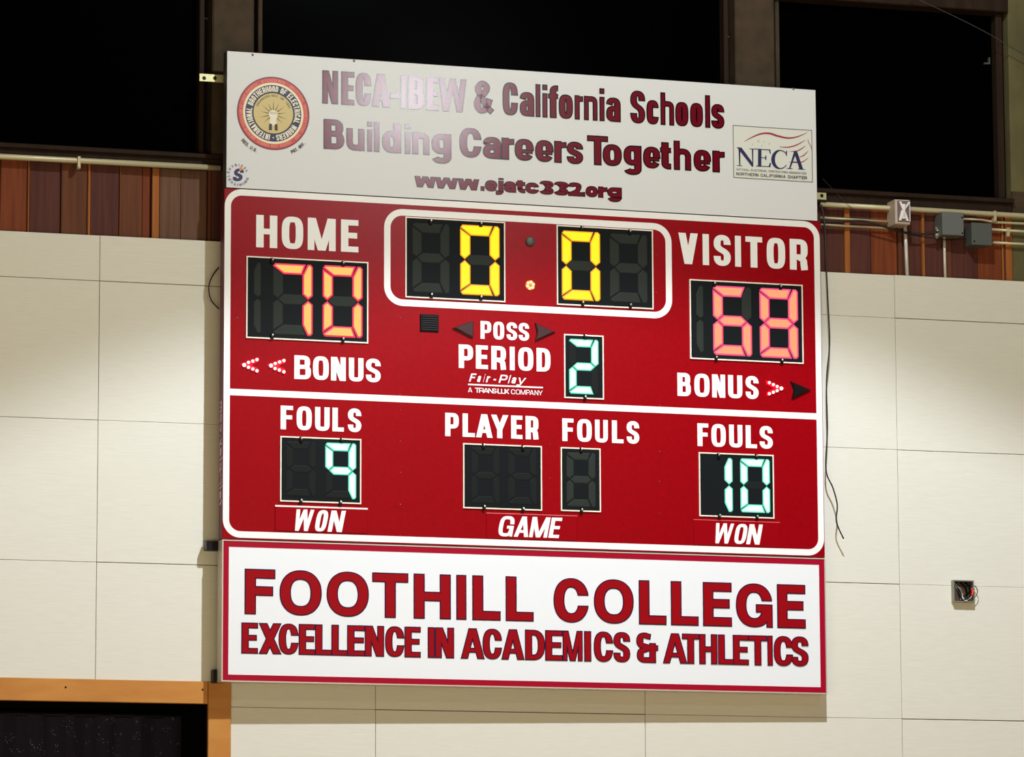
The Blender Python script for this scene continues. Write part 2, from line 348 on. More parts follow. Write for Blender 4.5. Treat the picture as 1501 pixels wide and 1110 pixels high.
        g = [St([(e, H*.66)] + arc(mx, H*.7, ax, H*.3-t/2, 175, 0, n, 18) + cr([(w-e, H*.66), (w*.66, H*.38), (w*.3, t*.6)])[1:]), Rc(0, 0, w, t)]
    elif ch == '1': g = [Rc(mx-s*.2, 0, mx+s*.8, H), Rc(0, H*.7, mx, H*.7+t)]
    elif ch == '8': g = [St(arc(mx, H*.75-t*.2, ax*.92, H*.25-t*.3, 0, 360, n, 30)[:-1], True), St(arc(mx, H*.28, ax, H*.28-t/2, 0, 360, n, 30)[:-1], True)]
    elif ch == '9': g = [St(arc(mx, H*.68, ax, H*.32-t/2, 0, 360, n, 30)[:-1], True), St([(w-e, H*.7), (w-e, H*.4)] + arc(mx, H*.3, ax, H*.3-t/2, 0, -170, n, 18))]
    elif ch == '&':
        p = cr([(w-e*.1, t*.35), (w*.68, H*.22), (w*.32, H*.60), (w*.24, H*.78), (w*.46, H-t*.5), (w*.68, H*.80), (w*.56, H*.62), (w*.26, H*.44), (e, H*.25), (w*.38, t*.5), (w*.66, H*.17), (w*.84, H*.46)])
        g = [St(p)]
    elif ch == '+': # squarish ampersand of the slogan
        g = [St([(w*.66, H*.86)] + arc(w*.36, H*.73, w*.36-e*.9, H*.27-t/2, 55, 250, n, 22) + [(w*.62, H*.5)]),
             St([(w*.62, H*.5)] + arc(w*.40, H*.26, w*.40-e, H*.26-t/2, 110, 270, n, 18) + [(w*.84, t/2)]), Rc(w*.58, 0, w*.58+s*.95, H*.66), Rc(w*.5, H*.40, w, H*.40+t)]
    return g
def clip_ccw(p):
    a = sum(p[i][0]*p[(i+1) % len(p)][1]-p[(i+1) % len(p)][0]*p[i][1] for i in range(len(p)))
    return p if a > 0 else p[::-1]
def grow_poly(p, g):
    p = clip_ccw(p); n = len(p); out = []
    for i in range(n):
        a, b, c = Vector(p[i-1]), Vector(p[i]), Vector(p[(i+1) % n])
        d1, d2 = (b-a).normalized(), (c-b).normalized(); n1, n2 = Vector((d1.y, -d1.x)), Vector((d2.y, -d2.x))
        m = n1+n2; l = max(m.dot(m)/2, .5); out.append(tuple(b + m*(g/l)))
    return out
def emit_glyph(mb, g, s, t, grow, xf, y, mi):
    """xf maps (x,z) glyph coordinates to sign coordinates; faces look towards -y"""
    k = 0
    for c in g:
        yy = y - k*1.5e-5; k += 1
        if c[0] == 'p':
            P = [xf(q) for q in (grow_poly(c[1], grow) if grow else clip_ccw(c[1]))]
            mb.add([(a, yy, b) for a, b in P], [tuple(range(len(P)))], mi)
        else:
            path = [c[1][0]]
            for q in c[1][1:]:
                if (Vector(q)-Vector(path[-1])).length > 1e-5: path.append(q)
            n = len(path); cl = c[2]; L, R_ = [], []
            for i in range(n):
                a = path[i-1] if (cl or i) else path[0]; b = path[(i+1) % n] if (cl or i < n-1) else path[-1]
                d = (Vector(b)-Vector(a)).normalized(); nn = Vector((-d.y, d.x))
                hw = .5*(s*nn.x**2 + t*nn.y**2) + grow
                q = Vector(path[i])
                if not cl and i == 0: q = q - d*grow
                if not cl and i == n-1: q = q + d*grow
                L.append(xf(q+nn*hw)); R_.append(xf(q-nn*hw))
            vs = [(a, yy, b) for a, b in L+R_]; m = n if cl else n-1
            mb.add(vs, [(i, n+i, n+(i+1) % n, (i+1) % n) for i in range(m)], mi)
GAPW = {'I': .42, 'i': .42, 'l': .42, '.': .42, '-': .6, 'M': 1.3, 'W': 1.4, 'm': 1.4, 'w': 1.3, 'f': .65, 't': .65, 'r': .7, 'j': .55, ' ': .55}
def lettering(parent, text, x0, v0, H, spans=None, width=None, s=.2, t=.17, m=STRIPE, outline=None, og=.0, slant=0, y=-.0012, X=None, n=2.6, label=None, name='lettering', dz=0):
    """spans: (x0,x1) per visible letter in sign coordinates, or a total width"""
    mb = MB(); S, T = s*H, t*H; k = 0
    if spans is None:
        gap = .16; ws = [GAPW.get(c, 1.0) for c in text]; tot = sum(ws)+gap*(len(text)-1); sc_ = width/tot
        spans = []; x = x0
        for c, w_ in zip(text, ws):
            if c != ' ': spans.append((x, x+w_*sc_))
            x += (w_+gap)*sc_
    i = 0
    for c in text:
        if c == ' ': continue
        a, b = spans[i]; i += 1
        g = glyph(c, b-a, H, S, T, X, n)
        xf = lambda q, a=a: (a+q[0]+slant*q[1], v0+q[1])
        yy = y - i*6e-5
        Se = eff(c, b-a, S)
        if outline is not None:
            emit_glyph(mb, g, Se, T, 0, xf, yy, 1); emit_glyph(mb, g, Se, T, -og, xf, yy-6e-5*.5-2e-4, 0)
        else: emit_glyph(mb, g, Se, T, 0, xf, yy, 0)
    return mb.build(name, [m, outline] if outline else [m], parent, label)
def line_px(parent, text, xs, conv, yb0, yb1, yt0, vb, **kw):
    """letter extents read off the photograph, carried onto the sign plane"""
    sx, ox = conv; xs = [ox+x/sx for x in xs]
    xa, xb = xs[0], xs[-1]
    f = lambda x: yb0 + (yb1-yb0)*(x-xa)/(xb-xa)
    v = (bp(xa, yb0)[1] + bp(xb, yb1)[1])/2
    H = bp(xa, yt0)[1]-bp(xa, yb0)[1]
    spans = [(bp(xs[i], f(xs[i]))[0], bp(xs[i+1], f(xs[i+1]))[0]) for i in range(0, len(xs), 2)]
    sl = kw.get('slant', 0)
    if sl: spans = [(a, b-sl*H) for a, b in spans]
    return lettering(parent, text, 0, v-vb, H, spans, **kw)

# ------------------------------------------------------------------ setting: wall
wall = structure('wall_back')
XL, XR, ZT = -3.6, 6.4, 8.6
zc = lambda x0, y0, x1, y1, Y=0: (at(x0, y0, Y).z + at(x1, y1, Y).z)/2
ztop = zc(0, 337, 1501, 413)
rows = [ztop, zc(0, 404, 1501, 476), zc(0, 610, 1501, 667), zc(0, 820, 1501, 862), zc(340, 1037, 1501, 1057)]
pitch = (rows[1]-rows[4])/3
while rows[-1] > pitch*.6: rows.append(rows[-1]-pitch)
rows[-1] = .1
xs_ = [at(144, 600).x, at(550.5, 1060).x, at(946, 1060).x, at(1318, 800).x]
cp = (xs_[3]-xs_[0])/3
cols = [xs_[0]-k*cp for k in (3, 2, 1)] + xs_ + [xs_[3]+k*cp for k in (1, 2, 3)]
cols[0] = XL; cols[-1] = XR
ox1 = at(337.5, 1050).x; ozt = zc(0, 992, 303, 1001.5)       # outer edge of the opening's timber frame
PT = .022
for j in range(len(rows)-1):
    for i in range(len(cols)-1):
        a, b, zt, zb = cols[i]+.0009, cols[i+1]-.0009, rows[j]-.0009, rows[j+1]+.0009
        mb = MB(); dy = random.uniform(0, .0012); off = random.uniform(-.001, .001)
        parts = [(a, b, zb, zt)]
        if a < ox1 and zb < ozt:
            parts = []
            if zt > ozt: parts.append((a, min(b, ox1), ozt, zt))
            if b > ox1: parts.append((ox1, b, zb, zt))
        for (p, q, r_, s_) in parts: mb.box((p, dy, r_+off), (q, PT, s_+off), 0, .0012)
        if parts: mb.build('wall_panel', CREAM, wall)
mb = MB(); mb.box((ox1, PT+.002, 0), (XR, .2, ztop)); mb.box((XL, PT+.002, ozt), (ox1, .2, ztop)); mb.build('backing', mat('panel_joint_backing', s2l(104, 88, 66), .9, spec=.1), wall)
# redwood planks between the panels and the windows
zsill_b = zc(0, 234, 1501, 309)
def px_line(x, y0=300): return at(x, y0, .04).x
jl = [(-40, 1), (0, 0), (40, 4), (42.7, 1), (89.3, 2), (128, 4), (132.4, 1), (175, 4), (176.5, 2), (209, 0), (221.5, 1), (222.7, 4), (234, 3), (265.3, 3), (304, 2), (309, 1)]
jr = [(1180, 1), (1237.7, 4), (1246, 1), (1277.3, 0), (1315.8, 2), (1322, 1), (1351, 4), (1355.4, 1), (1384, 2), (1394, 1), (1433, 0), (1468, 4), (1471, 1), (1473.5, 4), (1484.5, 9)]
edges = []
x = at(-40, 300, .04).x-.128*20
while x < at(-40, 300, .04).x-.06: edges.append((x, random.choice((0, 1, 2, 3)))); x += .128
edges += [(at(a, 300, .04).x, c) for a, c in jl]
x = at(309, 300, .04).x+.11; xe = at(1180, 350, .04).x
while x < xe-.05: edges.append((x, random.choice((0, 1, 2)))); x += .126
edges += [(at(a, 370, .04).x, c) for a, c in jr]
for (a, c), (b, _) in zip(edges[:-1], edges[1:]):
    if c == 9 or b-a < .002: continue
    mb = MB(); d = .034 if (b-a) < .03 else .044+random.uniform(-.004, .006)
    mb.box((a+.0008, d, ztop-.03), (b-.0008, .07, zsill_b), 0, .002)
    mb.build('plank', WOODS[c], wall)
pil0 = at(1484.5, 370, .04).x
mb = MB(); mb.box((XL, .072, ztop-.03), (pil0, .2, zsill_b)); mb.build('backing', BACKING, wall)
mb = MB(); mb.box((pil0+.003, .045, ztop-.05), (XR, .3, ZT), 0, .004); mb.build('concrete_column', CONC, wall)
mb = MB(); mb.box((pil0+.003, .04, at(1490, 288, .04).z-.07), (XR, .05, at(1490, 288, .04).z+.02)); mb.build('dark_band', POSTBR, wall)
# sill ledge under the windows
sz0, sz1 = zsill_b, zc(0, 214, 1501, 294, .03)
mb = MB(); mb.box((XL, .03, sz0), (pil0, .2, sz1), 0, .006); mb.build('trim_1', FRAMEBR, None, kind='structure')
mb = MB(); mb.box((XL, .012, sz1-.012), (pil0, .06, sz1+.006), 0, .003); mb.build('trim_2', FRAMEBR, None, kind='structure')
# posts and windows
def xat(px, py, Y=.05): return at(px, py, Y).x
ztop_w = zc(1170, 2, 1456, 16, .06)
hd = MB(); hd.box((XL, .03, ztop_w+.2), (xat(1078, 60), .3, ZT)); hd.box((xat(1078, 60), .03, ztop_w), (pil0-.002, .3, ZT), 0, .004); hd.build('trim_3', FRAMEBR, None, kind='structure')
posts = [(311.5, 372, 50), (1078, 1136, 60)]
k = 4
for a, b, py in posts:
    mb = MB(); mb.box((xat(a, py, .03), .03, sz1), (xat(b, py, .03), .3, ZT-.01), 0, .006); mb.build('trim_%d' % k, POSTBR, None, kind='structure'); k += 1
fr = [(-900, 300, 40), (378.5, 1068, 60), (1137.5, 1470, 90)]
for q, (a, b, py) in enumerate(fr):
    w_ = structure('window_%d' % (q+1))
    x0, x1 = xat(a, py, .07), xat(b, py, .07); zt = (ztop_w+.2) if q < 2 else ztop_w
    mb = MB(); fwid = (.02, .02, .028)[q]
    mb.box((x0, .07, sz1), (x0+.017, .14, zt), 0, .003); mb.build('window_frame', POSTBR if q else FRAMEBR, w_)
    mb = MB(); mb.box((x1-fwid, .07, sz1), (x1, .14, zt), 0, .003); mb.build('window_frame', FRAMEBR, w_)
    mb = MB(); mb.box((x0+.017, .075, sz1), (x1-fwid, .14, sz1+.02), 0, .003); mb.build('window_frame', FRAMEBR, w_)
    mb = MB(); mb.box((x0+.017, .12, sz1+.02), (x1-fwid, .128, zt)); mb.build('pane', GLASS, w_)
for px, py, fl in ((300, 26, 0), (1067, 53, 1), (1447, 92, 1)):
    p = at(px, py, .11); mb = MB()
    mb.box((p.x-.012, .105, p.z-.006), (p.x+.012, .12, p.z+.0), 0, .001)
    if fl: mb.box((p.x+.007, .105, p.z), (p.x+.011, .12, p.z+.022))
    mb.build('latch', GREYBOX2, bpy.data.objects['window_%d' % (1 if px < 320 else (2 if px < 1100 else 3))])

# timber-framed opening at lower left
hz0 = zc(0, 1027, 303, 1032.5); px0 = at(303.5, 1060).x
tr = structure('trim_6')
mb = MB(); mb.box((XL, -.012, hz0), (px0, .008, ozt), 0, .002); mb.build('header_board', TRIM, tr)
mb = MB(); mb.box((px0+.001, -.014, 0.0), (ox1, .006, ozt), 0, .002); mb.build('jamb_board', TRIM, tr)
for px, py in ((95.5, 1008), (296, 1011.5)):
    p = at(px, py); mb = MB(); mb.lathe([(.004, 0), (.0035, .002)], (p.x, -.0118, p.z), 10); mb.build('nail_head', BLACK, tr)
rec = structure('wall_alcove')
mb = MB(); mb.box((XL, .9, 0), (ox1, .95, ozt)); mb.build('alcove_back', BACKING, rec)
mb = MB(); mb.box((px0+.012, .008, 0), (ox1, .9, ozt)); mb.build('alcove_side', BACKING, rec)
mb = MB(); mb.box((XL, .010, hz0+.012), (ox1, .9, ozt)); mb.build('alcove_soffit', BACKING, rec)
# glittering black curtain hung inside the opening, its top hem below the header
zc_ = at(150, 1050, .5).z; mb = MB(); n = 150; xr = at(278, 1080, .5).x; vs = []
for i in range(n+1):
    xx = XL+.1+(xr-XL-.1)*i/n; yy = .5+.018*math.sin(i*1.1)+.008*math.sin(i*2.7)
    vs += [(xx, yy, .05), (xx, yy, zc_)]
mb.add(vs, [(2*i, 2*i+2, 2*i+3, 2*i+1) for i in range(n)])
mb.add([(v[0], v[1]+.004, v[2]) for v in vs], [(2*i+1, 2*i+3, 2*i+2, 2*i) for i in range(n)])
cu = mb.build('curtain', GLITTER, None, smooth=True); tag(cu, 'black glittering curtain hanging inside the timber framed opening', 'curtain')
mb = MB(); mb.tube([(XL+.05, .5, zc_+.004), (xr+.04, .5, zc_+.004), (px0+.03, .5, zc_+.004)], .009, 8)
mb.build('curtain_rod', BLACK, cu)
# floor and ceiling of the hall
mb = MB(); mb.box((-12, -22, -.1), (14, 1, 0)); mb.build('floor', FLOORM, kind='structure')
mb = MB(); mb.box((-12, -22, ZT), (14, .3, ZT+.1)); mb.build('ceiling', CEILM, kind='structure')

# ------------------------------------------------------------------ sign roots
def sign_root(name, label, cat, vb):
    p = f2w((0, 0, vb)); return thing(name, label, cat, p, TH)

# ---- bottom sign
DB = .066
bs = sign_root('college_sign', 'white college name sign with crimson border, lowest of the three stacked boards', 'sign', 0)
mb = MB(); mb.box((0, .002, 0), (W, DB, V_L-.003), 0, .002); mb.build('sign_box', ALU, bs)
mb = MB(); e = .0035
ins = lambda e, x0=0, x1=W, z0=0, z1=V_L-.003: [(x0+e, z0+e), (x1-e, z0+e), (x1-e, z1-e), (x0+e, z1-e)]
def ring_prism(mb, P, Q, y0, y1, mi=0):              # P outer, Q inner loops
    n = len(P); vs = [(a, y0, b) for a, b in P]+[(a, y0, b) for a, b in Q]+[(a, y1, b) for a, b in P]+[(a, y1, b) for a, b in Q]
    fs = []
    for i in range(n):
        j = (i+1) % n; fs += [(i, j, n+j, n+i), (i, 2*n+i, 2*n+j, j), (n+i, n+j, 3*n+j, 3*n+i)]
    mb.add(vs, fs, mi)
ring_prism(mb, ins(0), ins(.0045), -.004, .004); mb.build('edge_frame', ALU, bs, label='thin pale metal edge frame')
mb = MB(); mb.box((.004, -.001, .004), (W-.004, .003, V_L-.007)); mb.build('face_panel', BOTWHITE, bs)
mb = MB(); ring_prism(mb, ins(.0045), ins(.0265), -.002, -.0005); mb.build('border', BORDER, bs)
c1 = (3.127, 300); 
line_px(bs, 'FOOTHILLCOLLEGE', [182, 323, 342, 536, 558, 752, 767, 933, 957, 1128, 1150, 1202, 1226, 1356, 1379, 1507.5,
    1598.5, 1761.5, 1783.5, 1966.5, 1989.5, 2116.5, 2136.5, 2263.5, 2283.5, 2416.5, 2434.5, 2603.5, 2623.5, 2754.5], c1, 901, 921.8, 834, 0,
    s=.258, t=.215, m=VINYLRED, outline=NAVYLINE, og=.0042, y=-.0022, n=2.25, label='large maroon college name lettering')
line_px(bs, 'EXCELLENCEINACADEMICS+ATHLETICS', [167, 244, 246, 352, 338, 430, 430, 507, 505, 583, 580, 655, 652, 735, 733, 822, 826, 915, 915, 990,
    1020, 1056, 1055, 1143, 1172, 1283, 1273, 1363, 1358, 1466, 1467.5, 1559.5, 1559.5, 1640, 1640, 1732, 1727, 1783, 1782.5, 1872.5, 1872.5, 1950.5,
    1979.5, 2078.5, 2098.5, 2212, 2187, 2267.5, 2265.5, 2350, 2352, 2425, 2420, 2494, 2492, 2578, 2577, 2605, 2607, 2697, 2687.5, 2767.5], c1, 959, 977, 913.2, 0,
    s=.25, t=.19, m=VINYLRED, outline=NAVYLINE, og=.0038, y=-.0022, n=2.5, label='smaller maroon slogan lettering with touching letters')
mb = MB(); mb.box((-.045, .06, .50), (.25, .10, .535)); mb.build('mounting_rail', BLACK, bs)
mb = MB(); mb.box((-.014, .066, .0), (.03, .105, .05)); mb.build('mounting_rail', BLACK, bs)
mb = MB(); mb.box((W-.25, .066, .1), (W-.21, .076, .5)); mb.build('mounting_rail', BLACK, bs)

# ---- scoreboard
DS = .052
sb = sign_root('scoreboard', 'red electronic scoreboard showing home 70 and visitor 68 in the middle of the stack', 'scoreboard', V_L)
SH = V_M-V_L
bq = lambda x, y: (bp(x, y)[0], bp(x, y)[1]-V_L)
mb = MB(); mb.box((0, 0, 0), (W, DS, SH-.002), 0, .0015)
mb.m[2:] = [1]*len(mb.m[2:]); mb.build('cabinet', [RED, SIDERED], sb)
def rrect(x0, z0, x1, z1, r, k=10):
    out = []
    for cx, cz, a0 in ((x1-r, z1-r, 0), (x0+r, z1-r, 90), (x0+r, z0+r, 180), (x1-r, z0+r, 270)):
        for i in range(k+1):
            q = math.radians(a0+90*i/k); out.append((cx+r*math.cos(q), cz+r*math.sin(q)))
    return out
def stripe_ring(x0, z0, x1, z1, r, w_, name, parent, label=None):
    mb = MB(); ring_prism(mb, rrect(x0, z0, x1, z1, r), rrect(x0+w_, z0+w_, x1-w_, z1-w_, max(r-w_, .01)), -.0013, -.0002)
    return mb.build(name, STRIPE, parent, label)
stripe_ring(.002, .006, W-.003, SH-.003, .068, .0245, 'border_stripe', sb)
a = (bq(337, 577.2)[1]+bq(1195, 608.2)[1])/2
mb = MB(); mb.box((.02, -.0014, a-.0125), (W-.02, -.0002, a+.0125)); mb.build('divider_stripe', STRIPE, sb)
xa, xb = bq(562.9, 380)[0], bq(984.7, 400)[0]
zt = (bq(595, 306.2)[1]+bq(950, 327.5)[1])/2; zb = (bq(595, 448.5)[1]+bq(955, 467.0)[1])/2
stripe_ring(xa, zb, xb, zt, .075, .0255, 'clock_stripe', sb, 'white rounded stripe round the clock')
c3 = (3.363, 320); c6 = (3.58, 970); c7 = (4.439, 310); c8 = (2.544, 630); c5 = (4.69, 600)
WK = dict(s=.235, t=.175, n=3.2)
def wl(text, xs, cv, yb0, yb1, yt0, **kw):
    k = dict(WK); k.update(kw); lab = kw.get('label') or 'white %s lettering' % text
    k['label'] = lab
    return line_px(sb, text, xs, cv, yb0, yb1, yt0, V_L, **k)
wl('HOME', [186, 290, 312, 418, 440, 578, 604, 690], c3, 363.2, 369.6, 315.6)
wl('BONUS', [374, 456, 466, 544, 555, 628, 643, 715, 727, 800], c3, 555.6, 561, 520.8, label='white BONUS lettering on the home side')
wl('VISITOR', [88, 190, 213, 250, 273, 362, 383, 418, 440, 528, 551, 648, 672, 766], c6, 386.8, 396.4, 341.3)
wl('BONUS', [82, 153, 171, 251, 264, 333, 348, 423, 440, 508], c6, 581, 585, 547, label='white BONUS lettering on the visitor side')
wl('FOULS', [449, 530, 553, 652, 673, 768, 786, 861, 887, 974], c7, 629.3, 634.2, 594.4, label='white FOULS lettering on the home side')
wl('PLAYER', [57, 108, 122, 168, 172, 234, 228, 293, 303, 345, 357, 405], c8, 640, 644.2, 605.7)
wl('FOULS', [494, 536, 549, 604, 616, 664, 679, 722, 734, 781], c8, 646.2, 651.6, 612.8, label='white FOULS lettering beside PLAYER')
wl('FOULS', [998, 1039, 1050, 1104, 1116, 1166, 1178, 1220, 1230, 1279], c8, 654.5, 658, 621, label='white FOULS lettering on the visitor side')
wl('POSS', [489, 563, 577, 652, 668, 741, 751, 823], c5, 496.5, 500.3, 470.3)
wl('PERIOD', [339, 438, 457, 540, 563, 664, 688, 726, 748, 852, 874, 970], c5, 539.6, 545.3, 505)
wl('Fair-Play', [409, 462, 462, 500, 505, 524, 524, 562, 572, 606, 612, 680, 676, 700, 698, 742, 738, 808], c5, 559, 563.8, 546.8, s=.2, t=.17, slant=.3, label='white slanted maker name lettering')
wl('A', [403, 432], c5, 575, 575.4, 567.9, s=.14, t=.12, label='small white lettering, first word of the line under the maker name')
wl('TRANS-LUX', [450, 482, 478, 512, 508, 546, 542, 576, 570, 598, 598, 606, 606, 634, 630, 660, 652, 686], c5, 575.8, 577.6, 568.7, s=.2, t=.16, label='small bold white lettering in the line under the maker name')
wl('COMPANY', [699, 727, 731, 761, 764, 798, 803, 828, 826, 856, 860, 886, 886, 916], c5, 577.9, 579.9, 570.8, s=.14, t=.12, label='small white COMPANY lettering')
p, q = bq(686, 563.3), bq(795.7, 568.8); mb = MB(); mb.box((p[0], -.0014, (p[1]+q[1])/2-.0028), (q[0], -.0002, (p[1]+q[1])/2+.0028)); mb.build('thin_line', STRIPE, sb)
# clip-on caption plates
def plate(x0, y0, x1, y1, linem, lw, text, xs, cv, yb0, yb1, yt0, lab):
    p = bq(x0, y0); q = bq(x1, y1); a = (p[0], q[1]); 
    mb = MB(); mb.box((p[0], -.0035, q[1]), (q[0], -.0001, p[1]), 0, .0012); pl = mb.build('caption_plate', PLATERED, sb)
    mb = MB(); mb.box((p[0]+.0, -.0045, p[1]-lw), (q[0], -.0034, p[1])); mb.build('thin_line', linem, pl)  # highlight on the plate's top edge, painted as a pale strip
    o = wl(text, xs, cv, yb0, yb1, yt0, slant=.2, y=-.0042, label=lab, s=.21, t=.16); o.parent = pl
plate(403, 740.6, 538.5, 782.5, STRIPE, .006, 'WON', [524, 668, 664, 765, 752, 873], c7, 779.2, 779.8, 747.6, 'white slanted WON lettering under home fouls')
plate(712.5, 751.8, 845.5, 793.5, PINKEDGE, .0025, 'GAME', [250, 320, 311, 380, 368, 450, 440, 494], c8, 786.8, 789, 756.7, 'white slanted GAME lettering')
plate(1016, 761.6, 1143, 803, PINKEDGE, .002, 'WON', [1053, 1135, 1130, 1188, 1178, 1242], c8, 797.4, 798.2, 767.7, 'white slanted WON lettering under visitor fouls')

# seven segment windows
def seg_polys(w_, h, T):
    m_ = h/2; k = .45*T
    return {
     'a': [(.0, h-.28*T), (.22*T, h), (w_-.62*T, h), (w_-T, h-T), (T, h-T)],
     'b': [(w_-.52*T, h), (w_-.2*T, h), (w_, h-.22*T), (w_, m_+.38*T), (w_-k, m_), (w_-T, m_+.5*T), (w_-T, h-T)],
     'c': [(w_-k, m_), (w_, m_-.38*T), (w_, .22*T), (w_-.2*T, 0), (w_-.52*T, 0), (w_-T, T), (w_-T, m_-.5*T)],
     'd': [(.0, .28*T), (T, T), (w_-T, T), (w_-.62*T, 0), (.22*T, 0)],
     'e': [(0, m_-.38*T), (k, m_), (T, m_-.5*T), (T, T), (0, .34*T)],
     'f': [(0, m_+.38*T), (0, h-.34*T), (T, h-T), (T, m_+.5*T), (k, m_)],
     'g': [(k, m_), (T, m_+.5*T), (w_-T, m_+.5*T), (w_-k, m_), (w_-T, m_-.5*T), (T, m_-.5*T)]}
DIG = {'0': 'abcdef', '1': 'bc', '2': 'abged', '6': 'acdefg', '7': 'abc', '8': 'abcdefg', '9': 'abcfg', ' ': ''}
def inset_prism(mb, pts, y0, g0, g1):                # lens: rim slope in material 1, flat core in material 0
    A, B = grow_poly(pts, -g0), grow_poly(pts, -g1); n = len(A)
    vs = [(a, y0, b) for a, b in A]+[(a, y0-.0012, b) for a, b in B]
    mb.add(vs, [tuple(range(n, 2*n))], 0); mb.add(vs, [(i, (i+1) % n, n+(i+1) % n, n+i) for i in range(n)], 1)
def window(corners, digits, core, rim, dim, screws, lab):
    (xa, ya), (xb, yb), (xc, yc), (xd, yd) = [bq(*c) for c in corners]     # TL TR BL BR
    x0, x1 = (xa+xc)/2, (xb+xd)/2; z1, z0 = (ya+yb)/2, (yc+yd)/2
    mb = MB(); ring_prism(mb, [(x0, z0), (x1, z0), (x1, z1), (x0, z1)], [(x0+.005, z0+.005), (x1-.005, z0+.005), (x1-.005, z1-.005), (x0+.005, z1-.005)], -.006, 0)
    wn = mb.build('digit_window', FRAMEW, sb, lab)
    mb = MB(); mb.box((x0+.004, -.0035, z0+.004), (x1-.004, .0, z1-.004)); mb.build('display_glass', WINDARK, wn)
    for ch, (u0_, u1_, va, vb_) in digits:
        (sx, ox, sy, oy) = cvs
        P = bq(ox+u0_/sx, oy+vb_/sy); Q = bq(ox+u1_/sx, oy+va/sy)
        w_, h = Q[0]-P[0], Q[1]-P[1]+ (.0 if w2 else 0); h = abs(bq(ox+u0_/sx, oy+va/sy)[1]-bq(ox+u0_/sx, oy+vb_/sy)[1])
        zc0 = (P[1]+Q[1])/2-h/2; T = .27*w_ if ch[0] != 'I' else w_
        one = ch[0] == 'I'; lit = ch[1]
        if one:
            pol = seg_polys(w_*2.6, h, w_); pol = {k_: [(x_-w_*1.6, z_) for x_, z_ in pol[k_]] for k_ in 'bc'}
        else: pol = seg_polys(w_, h, T)
        for k_, pts in pol.items():
            pts = [(P[0]+x_, zc0+z_) for x_, z_ in pts]
            on = k_ in DIG[lit]; mb = MB(); g = .0010 if on else .0024
            inset_prism(mb, pts, -.0038, g, g+((.0065 if rim in (REDR, REDR2) else .0045) if on else .003))
            mb.build('segment', [core, rim] if on else [dim, dim], wn)
    for sx_, sy_ in screws:
        P = bq(sx_, sy_); mb = MB(); mb.box((P[0]-.006, -.012, P[1]-.012), (P[0]+.006, -.006, P[1]+.009), 0, .002)
        mb.lathe([(.0045, 0), (.004, .003), (.001, .004)], (P[0]+.002, -.012, P[1]+.003), 8, 1); mb.build('screw_clip', [BLACK, SCREW], wn)
w2 = 0
cvs = (3.363, 320, 3.363, 270)
sp = lambda L, c: [(c[1]+x/c[0], c[3]+y/c[2]) for x, y in L]
window([(361, 375.6), (539.7, 384.5), (360.1, 495.4), (538.9, 504.3)], [('I ', (170, 212, 385, 738)), ('77', (265, 466, 393, 748)), ('00', (511, 712, 403, 758))],
       REDI, REDR, DIM, sp([(263, 377), (612, 393), (262, 750), (611, 768)], cvs), 'home score window reading 70')
cvs = (3.58, 970, 3.58, 310)
window([(1009.7, 409.4), (1175.6, 418.1), (1011.3, 526.5), (1177.5, 533.7)], [('I ', (180, 218, 388, 742)), ('66', (268, 470, 393, 760)), ('88', (513, 713, 405, 773))],
       REDI2, REDR2, DIM, sp([(272, 382), (619, 398), (281, 770), (626, 785)], cvs), 'visitor score window reading 68')
cvs = (3.336, 550, 3.336, 290)
window([(593.5, 317.6), (739.7, 326), (593.8, 436.3), (740.4, 443.5)], [('8 ', (178, 364, 125, 468)), ('00', (413, 608, 135, 480))],
       YEL, YELR, DIM, sp([(268, 118), (513, 130), (271, 478), (513, 490)], cvs), 'clock minutes window showing one lit zero')
window([(814.7, 329.6), (956.2, 338), (816.2, 446.8), (957.7, 454.3)], [('00', (910, 1099, 164, 505)), ('8 ', (1145, 1330, 177, 515))],
       YEL, YELR, DIM, sp([(1008, 150), (1242, 167), (1011, 517), (1244, 528)], cvs), 'clock seconds window showing one lit zero')
cvs = (4.69, 600, 4.69, 440)
window([(826.2, 489.7), (884.2, 492.7), (826.4, 583.5), (884.6, 586.5)], [('22', (1095, 1300, 269, 650))], GRN, GRNR, DIMMER, sp([(1203, 253), (1203, 672)], cvs), 'period window reading 2')
cvs = (4.439, 310, 4.439, 580)
window([(410.5, 639.7), (529, 643.8), (410, 735.4), (529, 739.5)], [('8 ', (478, 682, 298, 662)), ('99', (736, 942, 308, 675))], GRN, GRNR, DIMMER,
       sp([(580, 286), (843, 292), (578, 688), (835, 700)], cvs), 'home fouls window reading 9')
cvs = (2.544, 630, 2.544, 590)
window([(678.3, 649.7), (793.9, 654.5), (678.3, 745.3), (793.9, 749.2)], [('8 ', (152, 262, 168, 380)), ('8 ', (290, 400, 172, 384))], GRN, GRNR, DIMMER,
       sp([(198, 163), (345, 170), (200, 392), (345, 400)], cvs), 'blank player number window')
window([(821.4, 656), (880, 657.6), (821.4, 749.2), (880, 751.5)], [('8 ', (508, 618, 186, 392))], GRN, GRNR, DIM, sp([(562, 178), (563, 404)], cvs), 'blank single digit window for player fouls')
window([(1023.9, 663.5), (1133.5, 667), (1024.3, 757.8), (1134.3, 760.2)], [('I1', (1098, 1128, 207, 410)), ('00', (1157, 1267, 210, 413))], GRN, GRNR, DIMMER,
       sp([(1074, 199), (1215, 203), (1077, 424), (1217, 428)], cvs), 'visitor fouls window reading 10')
